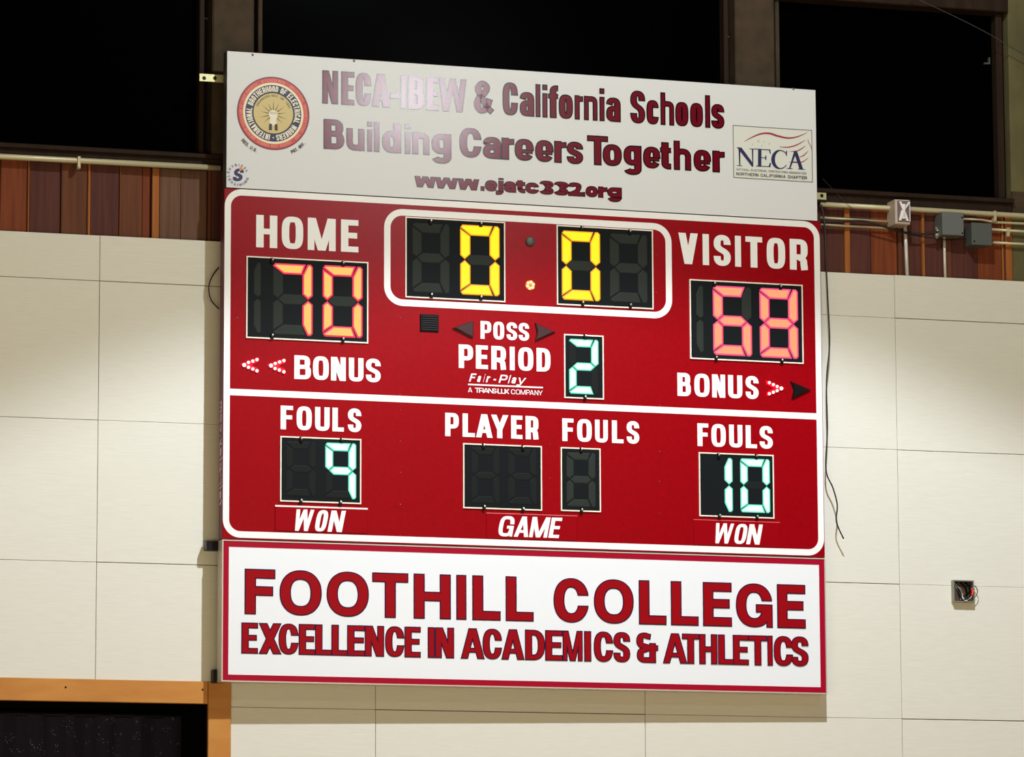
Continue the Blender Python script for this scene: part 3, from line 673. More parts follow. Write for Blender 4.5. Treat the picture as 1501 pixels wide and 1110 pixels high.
# clock colon
p = bq(776.6, 354.4); mb = MB(); mb.lathe([(.0185, 0), (.0185, .006), (.014, .012), (.004, .014)], (p[0], 0, p[1]), 24); mb.build('colon_lamp', GREYBOX2, sb, 'unlit dark round colon lamp', smooth=True)
p = bq(777.2, 418.3); mb = MB(); mb.lathe([(.02, 0), (.019, .002)], (p[0], 0, p[1]), 20, 1)
for k in range(7):
    r = 0 if k == 6 else .0125; q = 2*PI*k/6+.3
    mb.lathe([(.0062, 0), (.0055, .004), (.002, .006)], (p[0]+r*math.cos(q), -.002, p[1]+r*math.sin(q)), 10, 0 if k < 6 else 2)
COLON = mat('led_colon_cream', (0, 0, 0), emit=s2l(255, 232, 170), estr=1.2)
mb.build('colon_lamp', [COLON, mat('colon_lens_orange', s2l(220, 80, 20), .3, emit=s2l(225, 90, 30), estr=.6), mat('colon_led_orange', (0, 0, 0), emit=s2l(245, 150, 60))], sb, 'lit colon lamp, a ring of cream dots')
# horn grille
a_, b_ = bq(615.5, 460.7), bq(642.6, 487.3); mb = MB(); mb.box((a_[0], -.006, b_[1]), (b_[0], 0, a_[1]), 0, .002); gr = mb.build('horn_grille', BLACK, sb)
GRI = mat('grille_slat', s2l(34, 30, 32), .5, spec=.2)
for k in range(7):
    z = b_[1]+.008+(a_[1]-b_[1]-.016)*k/6; mb = MB(); mb.box((a_[0]+.006, -.009, z-.0022), (b_[0]-.006, -.005, z+.0022)); mb.build('grille_slat', GRI, gr)
# arrow lamps
def hood(pts, name, lab, m, depth=.014, parent=sb, bevel=.006):
    P = [bq(*c) for c in pts]; mb = MB(); P = clip_ccw(P); cx = sum(a[0] for a in P)/len(P); cz = sum(a[1] for a in P)/len(P)
    Q = [(cx+(a-cx)*.8, cz+(b-cz)*.8) for a, b in P]; n = len(P)
    vs = [(a, 0, b) for a, b in P]+[(a, -depth*.55, b) for a, b in P]+[(a, -depth, b) for a, b in Q]
    fs = [tuple(range(2*n, 3*n))]+[(i, (i+1) % n, n+(i+1) % n, n+i) for i in range(n)]+[(n+i, n+(i+1) % n, 2*n+(i+1) % n, 2*n+i) for i in range(n)]
    mb.add(vs, fs); return mb.build(name, m, parent, lab)
hood([(663.3, 481.2), (693.4, 470.3), (692.8, 496)], 'possession_arrow', 'dark arrow pointing left beside POSS', BROWNARROW)
hood([(783.8, 473.8), (813.2, 487.3), (783.8, 500.6), (786.5, 487)], 'possession_arrow', 'dark arrow pointing right beside POSS', BROWNARROW)
c6p = lambda x, y: (970+x/3.58, 310+y/3.58)
hood([c6p(672, 893), c6p(778, 938), c6p(680, 985), c6p(690, 938)], 'bonus_arrow', 'unlit black arrow at the right edge', BLACK)
cz_ = lambda x, y: (340+x/6.823, 500+y/6.823)
def lit_arrow(outline, leds, lab):
    h_ = hood(outline, 'bonus_arrow', lab, LEDRED, .005)
    for i, (x_, y_) in enumerate(leds):
        P = bq(x_, y_); r = .0078 if i == 3 else .0064
        mb = MB(); mb.lathe([(r, 0), (r*.9, .004), (r*.4, .007)], (P[0], -.0045, P[1]), 12); mb.build('led', LEDW, h_, smooth=True)
lit_arrow([cz_(84, 232), cz_(268, 166), cz_(262, 206), cz_(185, 243), cz_(262, 283), cz_(262, 325)], [cz_(*q) for q in ((247, 188), (205, 203), (162, 216), (120, 242), (162, 265), (205, 282), (247, 300))], 'lit red bonus arrow nearest the left edge')
lit_arrow([cz_(350, 236), cz_(537, 176), cz_(532, 216), cz_(455, 252), cz_(532, 292), cz_(532, 335)], [cz_(*q) for q in ((516, 198), (473, 212), (430, 227), (388, 248), (428, 277), (470, 293), (516, 310))], 'lit red bonus arrow next to the home BONUS')
lit_arrow([c6p(545, 886), c6p(645, 930), c6p(550, 972), c6p(551, 950), c6p(590, 930), c6p(548, 908)], [c6p(*q) for q in ((562, 900), (583, 910), (603, 920), (625, 930), (603, 942), (583, 950), (562, 958))], 'lit red bonus arrow next to the visitor BONUS')
# rivets of the panel joints
mb = MB()
for px, ys in ((586.5, (300.5, 356, 409, 466, 520, 578)), (587, (601.5, 647, 693, 740, 786)), (806.5, (600, 652, 701)), (967, (594, 662, 706, 752)), (756, (362, 580)), (754, (420,)), (962, (374, 429))):
    for y_ in ys:
        P = bq(px, y_); mb.lathe([(.003, 0), (.0025, .001), (.001, .0016)], (P[0], -.0003, P[1]), 8)
P = bq(347.8, 466); mb.lathe([(.005, 0), (.003, .001)], (P[0], -.0003, P[1]), 8)
mb.build('rivets', mat('rivet', s2l(120, 30, 34), .4), sb, kind='stuff')
# lettering on the left side of the cabinet, reads upwards
def side_letters():
    txt = 'fair-play.com'; z0 = bq(324, 742)[1]; z1 = bq(325, 588)[1]; H = .042; mb = MB()
    ws = [GAPW.get(c, 1.0) for c in txt]; g = .2; tot = sum(ws)+g*(len(ws)-1); k = (z1-z0)/tot; x = 0
    for c, w_ in zip(txt, ws):
        tmp = MB(); emit_glyph(tmp, glyph(c, w_*k, H*.85, H*.2, H*.2), H*.2, H*.2, 0, lambda q, x=x: (x+q[0]+.25*q[1], q[1]), 0, 0)
        # (along, 0, up) -> side face x = -0.0006, z = z0+along, y = depth-up
        mb.add([(-.0008+v[1], DS-.012-v[2]*1.0, z0+v[0]) for v in tmp.v], [tuple(f) for f in tmp.f]); x += (w_+g)*k
    mb.build('lettering', PINKP, sb, 'pink slanted lettering up the left side of the cabinet')
side_letters()
mb = MB(); mb.box((.03, DS, .02), (.16, .11, .05)); mb.build('mounting_rail', BLACK, sb)
mb = MB(); mb.box((.05, DS, .1), (.09, .110, SH-.1)); mb.build('mounting_rail', BLACK, sb)
mb = MB(); mb.box((W-.09, DS, .1), (W-.05, .074, SH-.1)); mb.build('mounting_rail', BLACK, sb)
mb = MB(); mb.tube([(a_, .085, b_) for a_, b_ in cr([(.002, bq(321, 386)[1]), (-.025, bq(310, 400)[1]), (-.037, bq(306, 416)[1]), (-.028, bq(312, 434)[1]), (.004, bq(323, 448)[1])], 5)], .0026, 6)
mb.build('loop_wire', CABLE, sb, smooth=True)

# ---- sponsor sign
DT = .052
ts = sign_root('sponsor_sign', 'white sponsor sign with round emblem and maroon lettering, topmost of the three boards', 'sign', V_M)
THh = V_T-V_M
bt = lambda x, y: (bp(x, y)[0], bp(x, y)[1]-V_M)
mb = MB(); mb.box((.007, 0, 0), (W-.01, DT, THh), 0, .0015); mb.m[2:] = [1]*len(mb.m[2:]); mb.build('face_panel', [SIGNWHITE, SIDEGREY], ts)
c10 = (3.263, 300); k6 = 3.263/3.002
def x6(x): return (600+x/3.002-300)*3.263
L1 = [562, 638, 652, 716, 722, 797, 798, 886, 886, 930, 935, 964, 972, 1050, 1060, 1120, 1120, 1253, 1287, 1378] + [x6(v) for v in
      (410, 478, 485, 550, 554, 578, 584, 609, 610, 655, 657, 720, 727, 765, 768, 828, 835, 860, 865, 930, 972, 1038, 1043, 1098, 1105, 1165, 1170, 1228, 1235, 1292, 1300, 1325, 1328, 1386)]
TK = dict(m=TOPRED, outline=TOPLINE, og=.0044)
# the baseline of the first line is followed at its true slope on the sign
line_px(ts, 'NECA-IBEW&CaliforniaSchools', L1, c10, 152.6, 188.2, 103.6, V_M, s=.215, t=.17, n=3.0, X=None, label='maroon top line of lettering, washed out by glare at the left', **TK)
L2 = [568, 668, 677, 765, 775, 803, 807, 838, 848, 940, 955, 985, 992, 1075, 1085, 1180] + [x6(v) for v in
      (220, 318, 322, 405, 405, 462, 463, 548, 553, 635, 637, 692, 692, 765, 782, 875, 850, 935, 942, 1022, 1028, 1105, 1103, 1152, 1163, 1240, 1250, 1328, 1333, 1388)]
line_px(ts, 'BuildingCareersTogether', L2, c10, 218.4, 253.3, 174.3, V_M, s=.27, t=.2, n=2.5, label='maroon second line of lettering about building careers', **TK)
L3 = [x6(v) for v in (22, 118, 112, 215, 212, 308, 312, 332, 332, 388, 380, 415, 415, 470, 468, 510, 510, 572, 572, 635, 635, 700, 698, 758, 758, 775, 775, 830, 830, 872, 870, 935)]
line_px(ts, 'www.ejatc332.org', L3, c10, 275, 291, 254.5, V_M, s=.40, t=.32, n=2.4, X=.017*2.62, label='dark maroon web address lettering', m=TOPRED, outline=TOPLINE, og=.0028)
# round emblem
Rr = bt(400.7+53, 166.3)[0]-bt(400.7, 166.3)[0]; ec = bt(400.5, 166.3)
def disc(r, y, m, name='emblem_disc', par=None, c=ec, k=56):
    mb = MB(); mb.add([(c[0], y, c[1])]+[(c[0]+r*math.cos(2*PI*i/k), y, c[1]+r*math.sin(2*PI*i/k)) for i in range(k)], [(0, 1+i, 1+(i+1) % k) for i in range(k)])
    return mb.build(name, m, par or em)
mb = MB(); mb.lathe([(Rr, 0), (Rr, .0008)], (ec[0], 0, ec[1]), 64); em = mb.build('emblem', SEALDARK, ts, 'round red, navy and gold union emblem with fist')
r_ = Rr/455
disc(438*r_, -.0010, SEALRED, 'ring'); disc(386*r_, -.0012, ORANGE, 'ring'); disc(378*r_, -.0014, CREAMP, 'ring'); disc(352*r_, -.0016, NAVY, 'ring')
disc(258*r_, -.0018, DKPRINT, 'ring'); disc(249*r_, -.0020, GOLD, 'ring')
def ring_text(text, a0, a1, rb, H, m, s=.2, t=.16, y=-.0024, inward=False, par=None, c=ec, n=2.8, pad=.2):
    """clockwise text from angle a0 to a1 (degrees, 90 is the top) on baseline radius rb"""
    ws = [GAPW.get(q, 1.0) for q in text]; tot = sum(ws)+pad*(len(ws)-1); mb = MB()
    span = math.radians(abs(a1-a0)); k = span*(rb+(H*.5))/tot; pos = 0
    for ch, w_ in zip(text, ws):
        if ch != ' ':
            mid = (pos+w_/2)*k/(rb+H*.5)
            ang = math.radians(a0)-mid if not inward else math.radians(a0)+mid
            w__ = w_*k
            def xf(q, ang=ang, w__=w__):
                u_, v_ = q[0]-w__/2, q[1]
                if inward: rr = rb-v_; tx, tz = -math.sin(ang), math.cos(ang); return c[0]+rr*math.cos(ang)+u_*tx, c[1]+rr*math.sin(ang)+u_*tz
                rr = rb+v_; tx, tz = math.sin(ang), -math.cos(ang)
                return c[0]+rr*math.cos(ang)+u_*tx, c[1]+rr*math.sin(ang)+u_*tz
            emit_glyph(mb, glyph(ch, w__, H, s*H, t*H, None, n), s*H, t*H, 0, xf, y, 0)
        pos += w_+pad
    return mb.build('lettering', m, par or em)
ring_text('INTERNATIONAL BROTHERHOOD OF ELECTRICAL WORKERS', 262, -83, 268*r_, 72*r_, CREAMP, s=.19)
disc(9*r_, -.0024, CREAMP, 'dot', c=(ec[0], ec[1]-303*r_), k=12)
ring_text('AFFILIATED WITH', 112, 70, 392*r_, 36*r_, SALMON)
ring_text('AMERICAN FEDERATION OF LABOR CONGRESS', 236, 120, 392*r_, 36*r_, SALMON)
ring_text('INDUSTRIAL ORGANIZATIONS AND', 60, -48, 392*r_, 36*r_, SALMON)
ring_text('CANADIAN LABOR CONGRESS', -56, -120, 392*r_, 36*r_, SALMON)
ring_text('ORGANIZED NOV. 28, 1891'.replace(',', '.'), 160, 18, 205*r_, 28*r_, DKPRINT, s=.16)
mb = MB()
for k in range(11):
    q = math.radians(-42+k*26.4)
    w_ = 5.5*r_; a0_, a1_ = 60*r_, (165+20*(k % 2))*r_; c_, s_ = math.cos(q), math.sin(q); cc = (ec[0], ec[1]-15*r_)
    mb.add([(cc[0]+a0_*c_-w_*s_, -.0023, cc[1]+a0_*s_+w_*c_), (cc[0]+a0_*c_+w_*s_, -.0023, cc[1]+a0_*s_-w_*c_), (cc[0]+a1_*c_, -.0023, cc[1]+a1_*s_)], [(0, 1, 2)])
mb.build('rays', DKPRINT, em)
E2 = lambda L: [(ec[0]+a*r_, ec[1]+b*r_) for a, b in L]
mb = MB(); mb.add([(a, -.0026, b) for a, b in clip_ccw(E2([(-52, -150), (-38, -60), (-56, -20), (-50, 18), (-20, 36), (20, 34), (50, 12), (50, -40), (32, -80), (48, -150), (40, -210), (-40, -210)][0:10]))], [tuple(range(10))]); mb.build('fist', CREAMP, em, 'white fist print')
mb = MB()
for L in ([(-58, -212), (-18, -212), (-18, -135), (-50, -128)], [(18, -212), (56, -212), (50, -128), (18, -135)]): mb.add([(a, -.0028, b) for a, b in clip_ccw(E2(L))], [(0, 1, 2, 3)])
mb.build('cuff', DKPRINT, em)
mb = MB()
for k in range(4):
    P = arc(ec[0]+(-34+22*k)*r_, ec[1]+(4-4*(k % 2))*r_, 9*r_, 14*r_, 0, 360, 2.2, 14)[:-1]; ring_prism(mb, P, [(ec[0]+(-34+22*k)*r_+(a-ec[0]-(-34+22*k)*r_)*.7, ec[1]+(4-4*(k % 2))*r_+(b-ec[1]-(4-4*(k % 2))*r_)*.7) for a, b in P], -.0029, -.0027)
mb.build('knuckles', GREYP, em)
ring_text('REG. U.S.', 222, 247, 540*r_, 42*r_, DKPRINT, inward=True, par=ts, s=.2)
ring_text('PAT. OFF.', 296, 319, 540*r_, 42*r_, DKPRINT, inward=True, par=ts, s=.2)
# small S emblem
NAVYT = mat('faded_navy_print', s2l(118, 116, 150), .4)
sc_c = bt(349, 256.5); rs = .0118
mb = MB(); mb.lathe([(.030, 0), (.030, .0006)], (sc_c[0], 0, sc_c[1]), 40); se = mb.build('small_emblem', mat('pale_lilac_print', s2l(214, 212, 226), .35), ts, 'small round emblem with a navy S')
mb = MB(); emit_glyph(mb, glyph('S', .038, .05, .0145, .0115), .0145, .0115, 0, lambda q: (sc_c[0]-.024+q[0]+.22*q[1], sc_c[1]-.025+q[1]), -.0012, 0); mb.build('letter', NAVY, se, 'navy letter S')
mb = MB(); mb.add([(sc_c[0]+a, -.0018, sc_c[1]+b) for a, b in ((.004, .014), (.02, .022), (.014, .030), (.006, .032))], [(0, 1, 2, 3)]); mb.build('flame', ORANGE, se)
ring_text('ELECTRICAL', 215, 20, .034, .0095, NAVYT, par=se, c=sc_c, s=.25, pad=.9)
ring_text('TRAINING', 205, 345, .0435, .0095, NAVYT, inward=True, par=se, c=sc_c, s=.25, pad=.9)
# association logo at the right
A_ = bt(1074, 183.3); B_ = bt(1191.3, 267.5); D_ = bt(1075, 260.8)
x0, x1 = A_[0], B_[0]; z1 = (A_[1]+bt(1190.5, 191)[1])/2; z0 = (D_[1]+B_[1])/2
lw, lh = x1-x0, z1-z0
mb = MB(); ring_prism(mb, [(x0, z0), (x1, z0), (x1, z1), (x0, z1)], [(x0+.0028, z0+.0028), (x1-.0028, z0+.0028), (x1-.0028, z1-.0028), (x0+.0028, z1-.0028)], -.0013, 0)
lg = mb.build('association_logo', mat('olive_frame_print', s2l(112, 106, 96), .4), ts, 'framed logo with flag stripes and navy serif letters')
mb = MB(); mb.add([(x0+.002, -.0005, z0+.002), (x1-.002, -.0005, z0+.002), (x1-.002, -.0005, z1-.002), (x0+.002, -.0005, z1-.002)], [(0, 1, 2, 3)]); mb.build('logo_ground', mat('pale_olive_ground', s2l(220, 221, 214), .35), lg)
def lxy(X_, Y_):                                      # logo crop coordinates (1500 wide) -> sign
    return bt(1060+X_/10.007, 170+Y_/10.007)
def lpoly(mb, L, y=-.0016, mi=0): mb.add([(*(lambda q: (q[0], y, q[1]))(lxy(*p)),) for p in L][::-1], [tuple(range(len(L)))], mi)
mb = MB()
LY = lambda i: -.0016 - i*2e-5
quads = [[(200, 462), (270, 468), (440, 700), (440, 745), (420, 745)], [(222, 470), (250, 475), (250, 725), (235, 728)], [(200, 722), (278, 728), (278, 738), (200, 732)],
         [(385, 478), (470, 484), (470, 494), (385, 488)], [(418, 482), (440, 484), (440, 745), (428, 745)], [(198, 460), (262, 465), (262, 476), (198, 471)],
         [(510, 488), (560, 490), (558, 748), (508, 745)], [(455, 480), (690, 494), (690, 506), (455, 492)], [(480, 740), (690, 752), (695, 742), (480, 728)],
         [(668, 492), (690, 494), (698, 560), (684, 558)], [(690, 752), (660, 750), (684, 690), (702, 690)], [(555, 608), (622, 612), (622, 622), (555, 618)], [(614, 585), (632, 583), (632, 645), (614, 643)],
         [(1040, 515), (1078, 518), (985, 770), (965, 770)], [(1030, 518), (1082, 520), (1172, 785), (1118, 782)], [(995, 668), (1130, 676), (1130, 688), (992, 680)],
         [(932, 766), (1015, 771), (1015, 781), (932, 776)], [(1095, 776), (1197, 782), (1197, 792), (1095, 786)],
         [(918, 512), (936, 513), (932, 590), (918, 580)]]
for i, q in enumerate(quads): lpoly(mb, q, LY(i))
# big C with thick left side
P = []; n_ = 30
for i in range(n_+1):
    q = math.radians(38+(322-38)*i/n_); P.append((838+108*math.cos(q), 640-133*math.sin(q), 6+21*max(0, -math.cos(q))))
Lp = []; Rp = []
for (X_, Y_, hw), i in zip(P, range(n_+1)):
    q = math.radians(38+(322-38)*i/n_); a = (X_+hw*math.cos(q), Y_-hw*math.sin(q)); b = (X_-hw*math.cos(q), Y_+hw*math.sin(q)); Lp.append(lxy(*a)); Rp.append(lxy(*b))
m_ = len(Lp); mb.add([(a, -.0022, b) for a, b in Lp+Rp], [(i, i+1, m_+i+1, m_+i) for i in range(m_-1)])
mb.build('lettering', NAVY2, lg, 'navy serif lettering')
def ribbon(pts, wid, m, name='flag_stripe'):
    p = cr(pts, 8); mb = MB(); n = len(p); L_, R2 = [], []
    for i, (X_, Y_) in enumerate(p):
        a = p[max(0, i-1)]; b = p[min(n-1, i+1)]; d = Vector((b[0]-a[0], b[1]-a[1])).normalized(); h = wid/2*(math.sin(PI*(i+.6)/(n+.2))**.7)
        L_.append(lxy(X_-d.y*h, Y_+d.x*h)); R2.append(lxy(X_+d.y*h, Y_-d.x*h))
    mb.add([(a, -.0012, b) for a, b in L_+R2], [(i, i+1, n+i+1, n+i) for i in range(n-1)]); mb.build(name, m, lg)
ribbon([(305, 380), (430, 310), (560, 262), (680, 258), (800, 295), (950, 325), (1090, 305), (1240, 240)], 28, FLAGRED)
ribbon([(820, 455), (950, 460), (1080, 425), (1210, 352)], 18, FLAGRED)
ribbon([(970, 522), (1080, 515), (1150, 480), (1210, 438)], 15, FLAGRED)
ribbon([(1110, 606), (1180, 580), (1245, 515)], 15, FLAGRED)
ribbon([(960, 680), (1080, 685), (1170, 670), (1250, 612)], 15, FLAGRED)
ribbon([(1240, 330), (1252, 390), (1290, 460), (1300, 545)], 10, FLAGRED)
mb = MB()
for X_, Y_, R2_ in ((515, 370, 32), (600, 380, 20), (430, 415, 18), (675, 410, 24), (565, 435, 18)):
    P = [lxy(X_+(R2_ if k % 2 == 0 else R2_*.42)*math.sin(PI*k/5), Y_-(R2_ if k % 2 == 0 else R2_*.42)*math.cos(PI*k/5)) for k in range(10)]
    c_ = lxy(X_, Y_); mb.add([(c_[0], -.0012, c_[1])]+[(a, -.0012, b) for a, b in P], [(0, 1+k, 1+(k+1) % 10) for k in range(10)])
mb.build('stars', PALEYEL, lg)
a = lxy(190, 858); b = lxy(1225, 925); zz = (a[1]+b[1])/2
lettering(lg, 'NORTHERN CALIFORNIA CHAPTER', a[0], zz-.003, .0125, width=b[0]-a[0], s=.2, t=.17, m=DKPRINT, y=-.0014)
a = lxy(195, 800); b = lxy(1215, 852); zz = (a[1]+b[1])/2
lettering(lg, 'NATIONAL ELECTRICAL CONTRACTORS ASSOCIATION', a[0], zz-.001, .0085, width=b[0]-a[0], s=.16, t=.14, m=GREYP, y=-.0014)
for px, py in ((370.3, 80.5), (519, 89.3), (1163, 130.5)):
    P = bt(px, py); mb = MB(); mb.lathe([(.005, 0), (.004, .002), (.001, .003)], (P[0], 0, P[1]), 10); mb.build('screw', GREYBOX, ts)
# mounting plates that stick out past the sign
def mplate(x0, y0, x1, y1, yd, m, holes):
    a = bp(x0, y0, yd); b = bp(x1, y1, yd); mb = MB(); mb.box((a[0], yd, b[1]-V_M), (b[0], yd+.005, a[1]-V_M), 0, .001); pl = mb.build('mounting_plate', m, ts, 'zinc mounting plate')
    for hx, hy in holes:
        h = bp(hx, hy, yd); mb = MB(); mb.lathe([(.0075, 0), (.006, .0008)], (h[0], yd, h[1]-V_M), 12); mb.build('bolt_hole', BLACK, pl)
mplate(292.3, 107.5, 338, 121.8, .075, ZINC, ((299.3, 114.5), (315, 114.5)))
mplate(1190, 281.5, 1211.5, 293, .060, ZINC, ((1204.7, 287),))

# ------------------------------------------------------------------ conduits, boxes and cables
def conduit(name, pts, r, m, label, group='pipes running under the windows', clamps=(), Y=.0):
    t = thing(name, label, 'conduit', at(pts[0][0], pts[0][1], Y), 0, group)
    o = t.location.copy()
    mb = MB(); mb.tube([at(x_, y_, Y)-o for x_, y_ in pts], r, 12); mb.build('pipe', m, t, smooth=True)
    for x_, y_ in clamps:
        p = at(x_, y_, Y)-o; mb = MB(); mb.box((p.x-.006, -r-.003, p.z-r-.004), (p.x+.006, -r-.0005, p.z+r+.004), 0, .001)
        mb.box((p.x-.006, -r-.003, p.z-r-.020), (p.x+.006, r+.004, p.z-r-.002), 0, .001)
        mb.lathe([(.004, 0), (.003, .003)], (p.x, -r-.003, p.z-r-.014), 8); mb.build('clamp', m, t)
    return t
conduit('conduit', [(-500, 195.5), (0, 229.5), (323, 246.5)], .0115, PIPE, 'long cream painted pipe above the left planks', clamps=((115, 236),), Y=.008)
conduit('conduit', [(1202, 299.5), (1330, 306.5), (1501, 316.5), (1700, 328)], .0105, PIPE, 'thick cream pipe running along the sill right of the signs', clamps=((1457, 315),), Y=.010)
conduit('conduit', [(1203, 319), (1304, 325)], .0045, PIPE, 'upper of two thin pipes between signs and strobe', Y=.022)
conduit('conduit', [(1203, 329.3), (1304, 335)], .0045, PIPE, 'lower of two thin pipes between signs and strobe', Y=.022)
conduit('conduit', [(1412, 320.8), (1438, 322), (1458, 326), (1501, 328), (1700, 340)], .0055, PIPE, 'thin pipe leaving the light grey box to the right', clamps=(), Y=.028)
conduit('conduit', [(1454, 336.5), (1501, 339.5), (1700, 352)], .0058, PIPE, 'upper thin pipe leaving the darker grey box', clamps=((1477, 338),), Y=.018)
conduit('conduit', [(1454, 355.5), (1501, 358), (1700, 370)], .0058, PIPE, 'lower thin pipe leaving the darker grey box', Y=.018)
conduit('conduit', [(1326.5, 330), (1328, 360), (1329.8, 405.5)], .0078, PIPEW, 'cream vertical pipe below the strobe', Y=.024)
conduit('conduit', [(1384, 344), (1384.5, 370), (1385.5, 408.5)], .0062, PIPEW, 'white vertical pipe below the light grey box', Y=.024)
# strobe
a = at(1312, 292, -.055); b = at(1334.5, 329, -.055)
st = thing('alarm_strobe', 'white wall strobe with bright crossed reflector on the cream pipe', 'strobe light', ((a.x+b.x)/2, .02, (a.z+b.z)/2))
w_, h_ = (b.x-a.x)/2, (a.z-b.z)/2
mb = MB(); mb.box((-w_, -.075, -h_), (w_, .015, h_), 0, .003); mb.build('housing', STROBEW, st)
mb = MB(); mb.box((-w_*.72, -.078, -h_*.82), (w_*.86, -.074, h_*.88)); mb.build('lens', STROBE, st)
mb = MB()
for sg in (1, -1):
    mb.prism(clip_ccw([(-w_*.62*sg+.002, h_*.8), (-w_*.62*sg+.011, h_*.8), (w_*.08*sg+.005, 0), (w_*.08*sg-.004, 0)]), -.084, -.077)
    mb.prism(clip_ccw([(w_*.5*sg-.004, -h_*.75), (w_*.5*sg+.006, -h_*.75), (w_*.1*sg+.004, .004), (w_*.1*sg-.006, .004)]), -.084, -.077)
mb.prism(clip_ccw([(-.006, -.03), (.006, -.03), (.008, .03), (-.004, .03)]), -.086, -.077)
mb.build('reflector', SHINEWHITE, st)
mb = MB(); mb.tube([(.0, -.086, -.02), (.001, -.088, .0), (.006, -.087, .028)], .0035, 8); mb.build('flash_tube', SHINEWHITE, st, smooth=True)
mb = MB(); mb.box((w_*.88, -.078, -h_*.8), (w_*.97, -.0745, h_*.85)); mb.build('housing_rim', SHINEWHITE, st)
# grey junction boxes
def jbox(x0, y0, x1, y1, m, label, screws):
    Yf = -.045; a = at(x0, y0, Yf); b = at(x1, y1, Yf)
    t = thing('junction_box', label, 'junction box', ((a.x+b.x)/2, .03, (a.z+b.z)/2), 0, 'grey junction boxes'); w_, h_ = (b.x-a.x)/2, (a.z-b.z)/2
    mb = MB(); mb.box((-w_+.002, -.070, -h_+.002), (w_-.002, .008, h_-.002)); mb.build('box', m, t)
    mb = MB(); mb.box((-w_, -.075, -h_), (w_, -.0695, h_), 0, .0015); mb.build('cover', m, t)
    for sx_, sz_ in screws:
        mb = MB(); mb.lathe([(.004, 0), (.003, .002)], (sx_*w_, -.075, sz_*h_), 8); mb.build('screw', BLACK, t)
    return t
jb = jbox(1381, 311, 1413, 345.5, GREYBOX, 'lighter grey metal box with a white pipe below it', ((.86, .62), (.86, -.8)))
mb = MB(); mb.tube([(-.055, -.03, -.055), (-.048, -.035, -.03), (-.056, -.03, -.008)], .007, 8); mb.tube([(-.062, -.03, -.04), (-.04, -.03, -.04)], .009, 10); mb.build('cable_clamp', GALV, jb, smooth=True)
jbox(1424, 326, 1454.5, 360, GREYBOX2, 'darker grey metal box beside the concrete column', ((-.75, -.7),))
def cable(name, pts, r, m, label, cat='cable'):
    P = cr([(x_, y_) for x_, y_, _ in pts], 6); n = len(pts); Y = [pts[min(n-1, i//6)][2]+(pts[min(n-1, i//6+1)][2]-pts[min(n-1, i//6)][2])*(i % 6)/6 for i in range(len(P))]
    mb = MB(); mb.tube([at(a, b, y_) for (a, b), y_ in zip(P, Y)], r, 8); return tag(mb.build(name, m, None, smooth=True), label, cat)
cable('cable', [(1204, 326, 0), (1260, 324, -.01), (1285, 329, -.015), (1315, 338, -.01), (1345, 344, 0), (1376, 340, -.01)], .0045, CABLE, 'black cable sagging below the strobe towards the light grey box')
cable('cable', [(1300, 334, .008), (1330, 343, .008), (1365, 349, .006), (1392, 352, .01), (1425, 350, .012)], .0022, CABLE, 'thin dark wire drooping between the two grey boxes')
cable('hanging_wire', [(1204, 300, .0), (1209, 330, -.02), (1210.7, 380, -.05), (1213.6, 442, -.06), (1216, 504, -.06), (1211.5, 558, -.06), (1212.8, 628, -.06), (1210.7, 688, -.06), (1221, 715.7, -.06), (1227.3, 740.5, -.06), (1226, 765, -.06), (1236.6, 790, -.055)],
      .0030, CABLE, 'thin black wire dangling down the right edge of the boards', 'wire')
cable('guy_wire', [(1330, -8, -.02), (1395, 22, -.02), (1450, 50, -.02), (1501, 80, -.02), (1700, 190, -.02)],   .0017, mat('dull_grey_wire', s2l(66, 66, 62), .6, spec=.1), 'thin wire slanting across the upper right window', 'wire')
cable('guy_wire', [(1206, 262, .03), (1225, 282, .02), (1242, 300, .0), (1250, 306, -.004)], .0012, CABLE, 'short thin wire slanting beside the right edge of the top sign', 'wire')
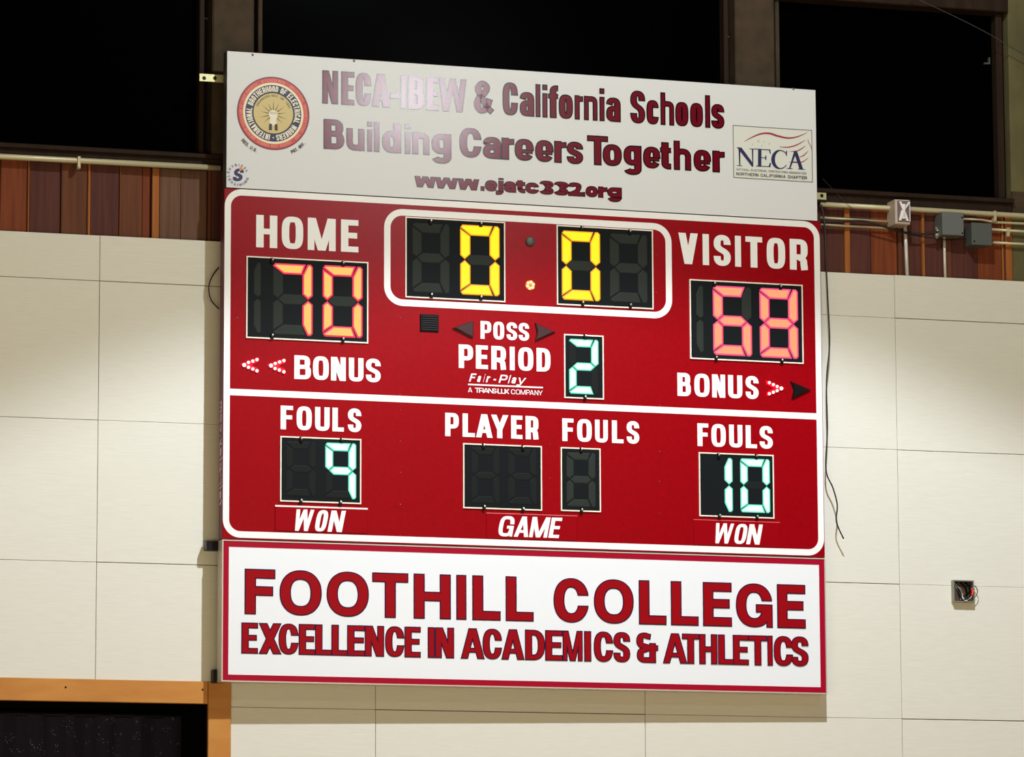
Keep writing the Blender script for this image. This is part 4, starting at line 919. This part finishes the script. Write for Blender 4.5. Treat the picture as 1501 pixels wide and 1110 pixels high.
# open outlet box with loose wires
a = at(1397, 850.5, -.02); b = at(1427.5, 883.5, -.02)
ob = thing('outlet_box', 'open metal outlet box with loose wires on the cream panels', 'outlet box', ((a.x+b.x)/2, 0, (a.z+b.z)/2)); w_, h_ = (b.x-a.x)/2, (a.z-b.z)/2
mb = MB(); o_ = [(-w_, -h_), (w_, -h_), (w_, h_), (-w_, h_)]; i_ = [(x_*.9, z_*.9) for x_, z_ in o_]
ring_prism(mb, o_, i_, -.024, .001); mb.build('box', GALV, ob)
mb = MB(); mb.box((-w_*.9, -.006, -h_*.9), (w_*.9, -.001, h_*.9)); mb.build('box_back', mat('dark_box_inside', s2l(70, 52, 40), .7), ob)
def wire(pts, r, m): mb = MB(); mb.tube([(x_*w_, y_, z_*h_) for x_, y_, z_ in pts], r, 7); mb.build('loose_wire', m, ob, smooth=True)
s8 = lambda L: [(a_, y_, b_) for (a_, b_), y_ in zip(cr([(q[0], q[2]) for q in L], 5), [L[min(len(L)-1, i//5)][1] for i in range(5*(len(L)-1)+1)])]
wire(s8([(-.8, -.012, .8), (-.3, -.02, .2), (.0, -.024, -.7), (.5, -.024, -.7), (.9, -.024, -.3)]), .0022, GALV)
wire(s8([(-.6, -.012, .9), (-.5, -.02, .0), (-.1, -.026, -.8), (.3, -.026, -.5)]), .0026, BLACK)
wire(s8([(-.7, -.012, .5), (-.35, -.016, -.2), (-.25, -.02, -.8)]), .0026, GREYBOX)
wire(s8([(-.1, -.02, -.2), (-.12, -.026, -.6), (.05, -.027, -.86), (.3, -.027, -.86)]), .0022, WHWIRE)
wire(s8([(.82, -.02, .3), (.88, -.026, .0), (.78, -.026, -.35)]), .0052, ORWIRE)
wire(s8([(.6, -.018, .8), (1.1, -.025, .5), (1.32, -.026, .1), (1.2, -.026, -.35), (.8, -.024, -.7)]), .0016, CABLE)
wire(s8([(-.2, -.014, .8), (.2, -.022, .4), (.3, -.024, -.1), (.1, -.024, -.5)]), .0035, BACKING)
wire(s8([(.2, -.014, .85), (.6, -.022, .5), (.55, -.024, .0), (.35, -.024, -.3)]), .0035, BACKING)
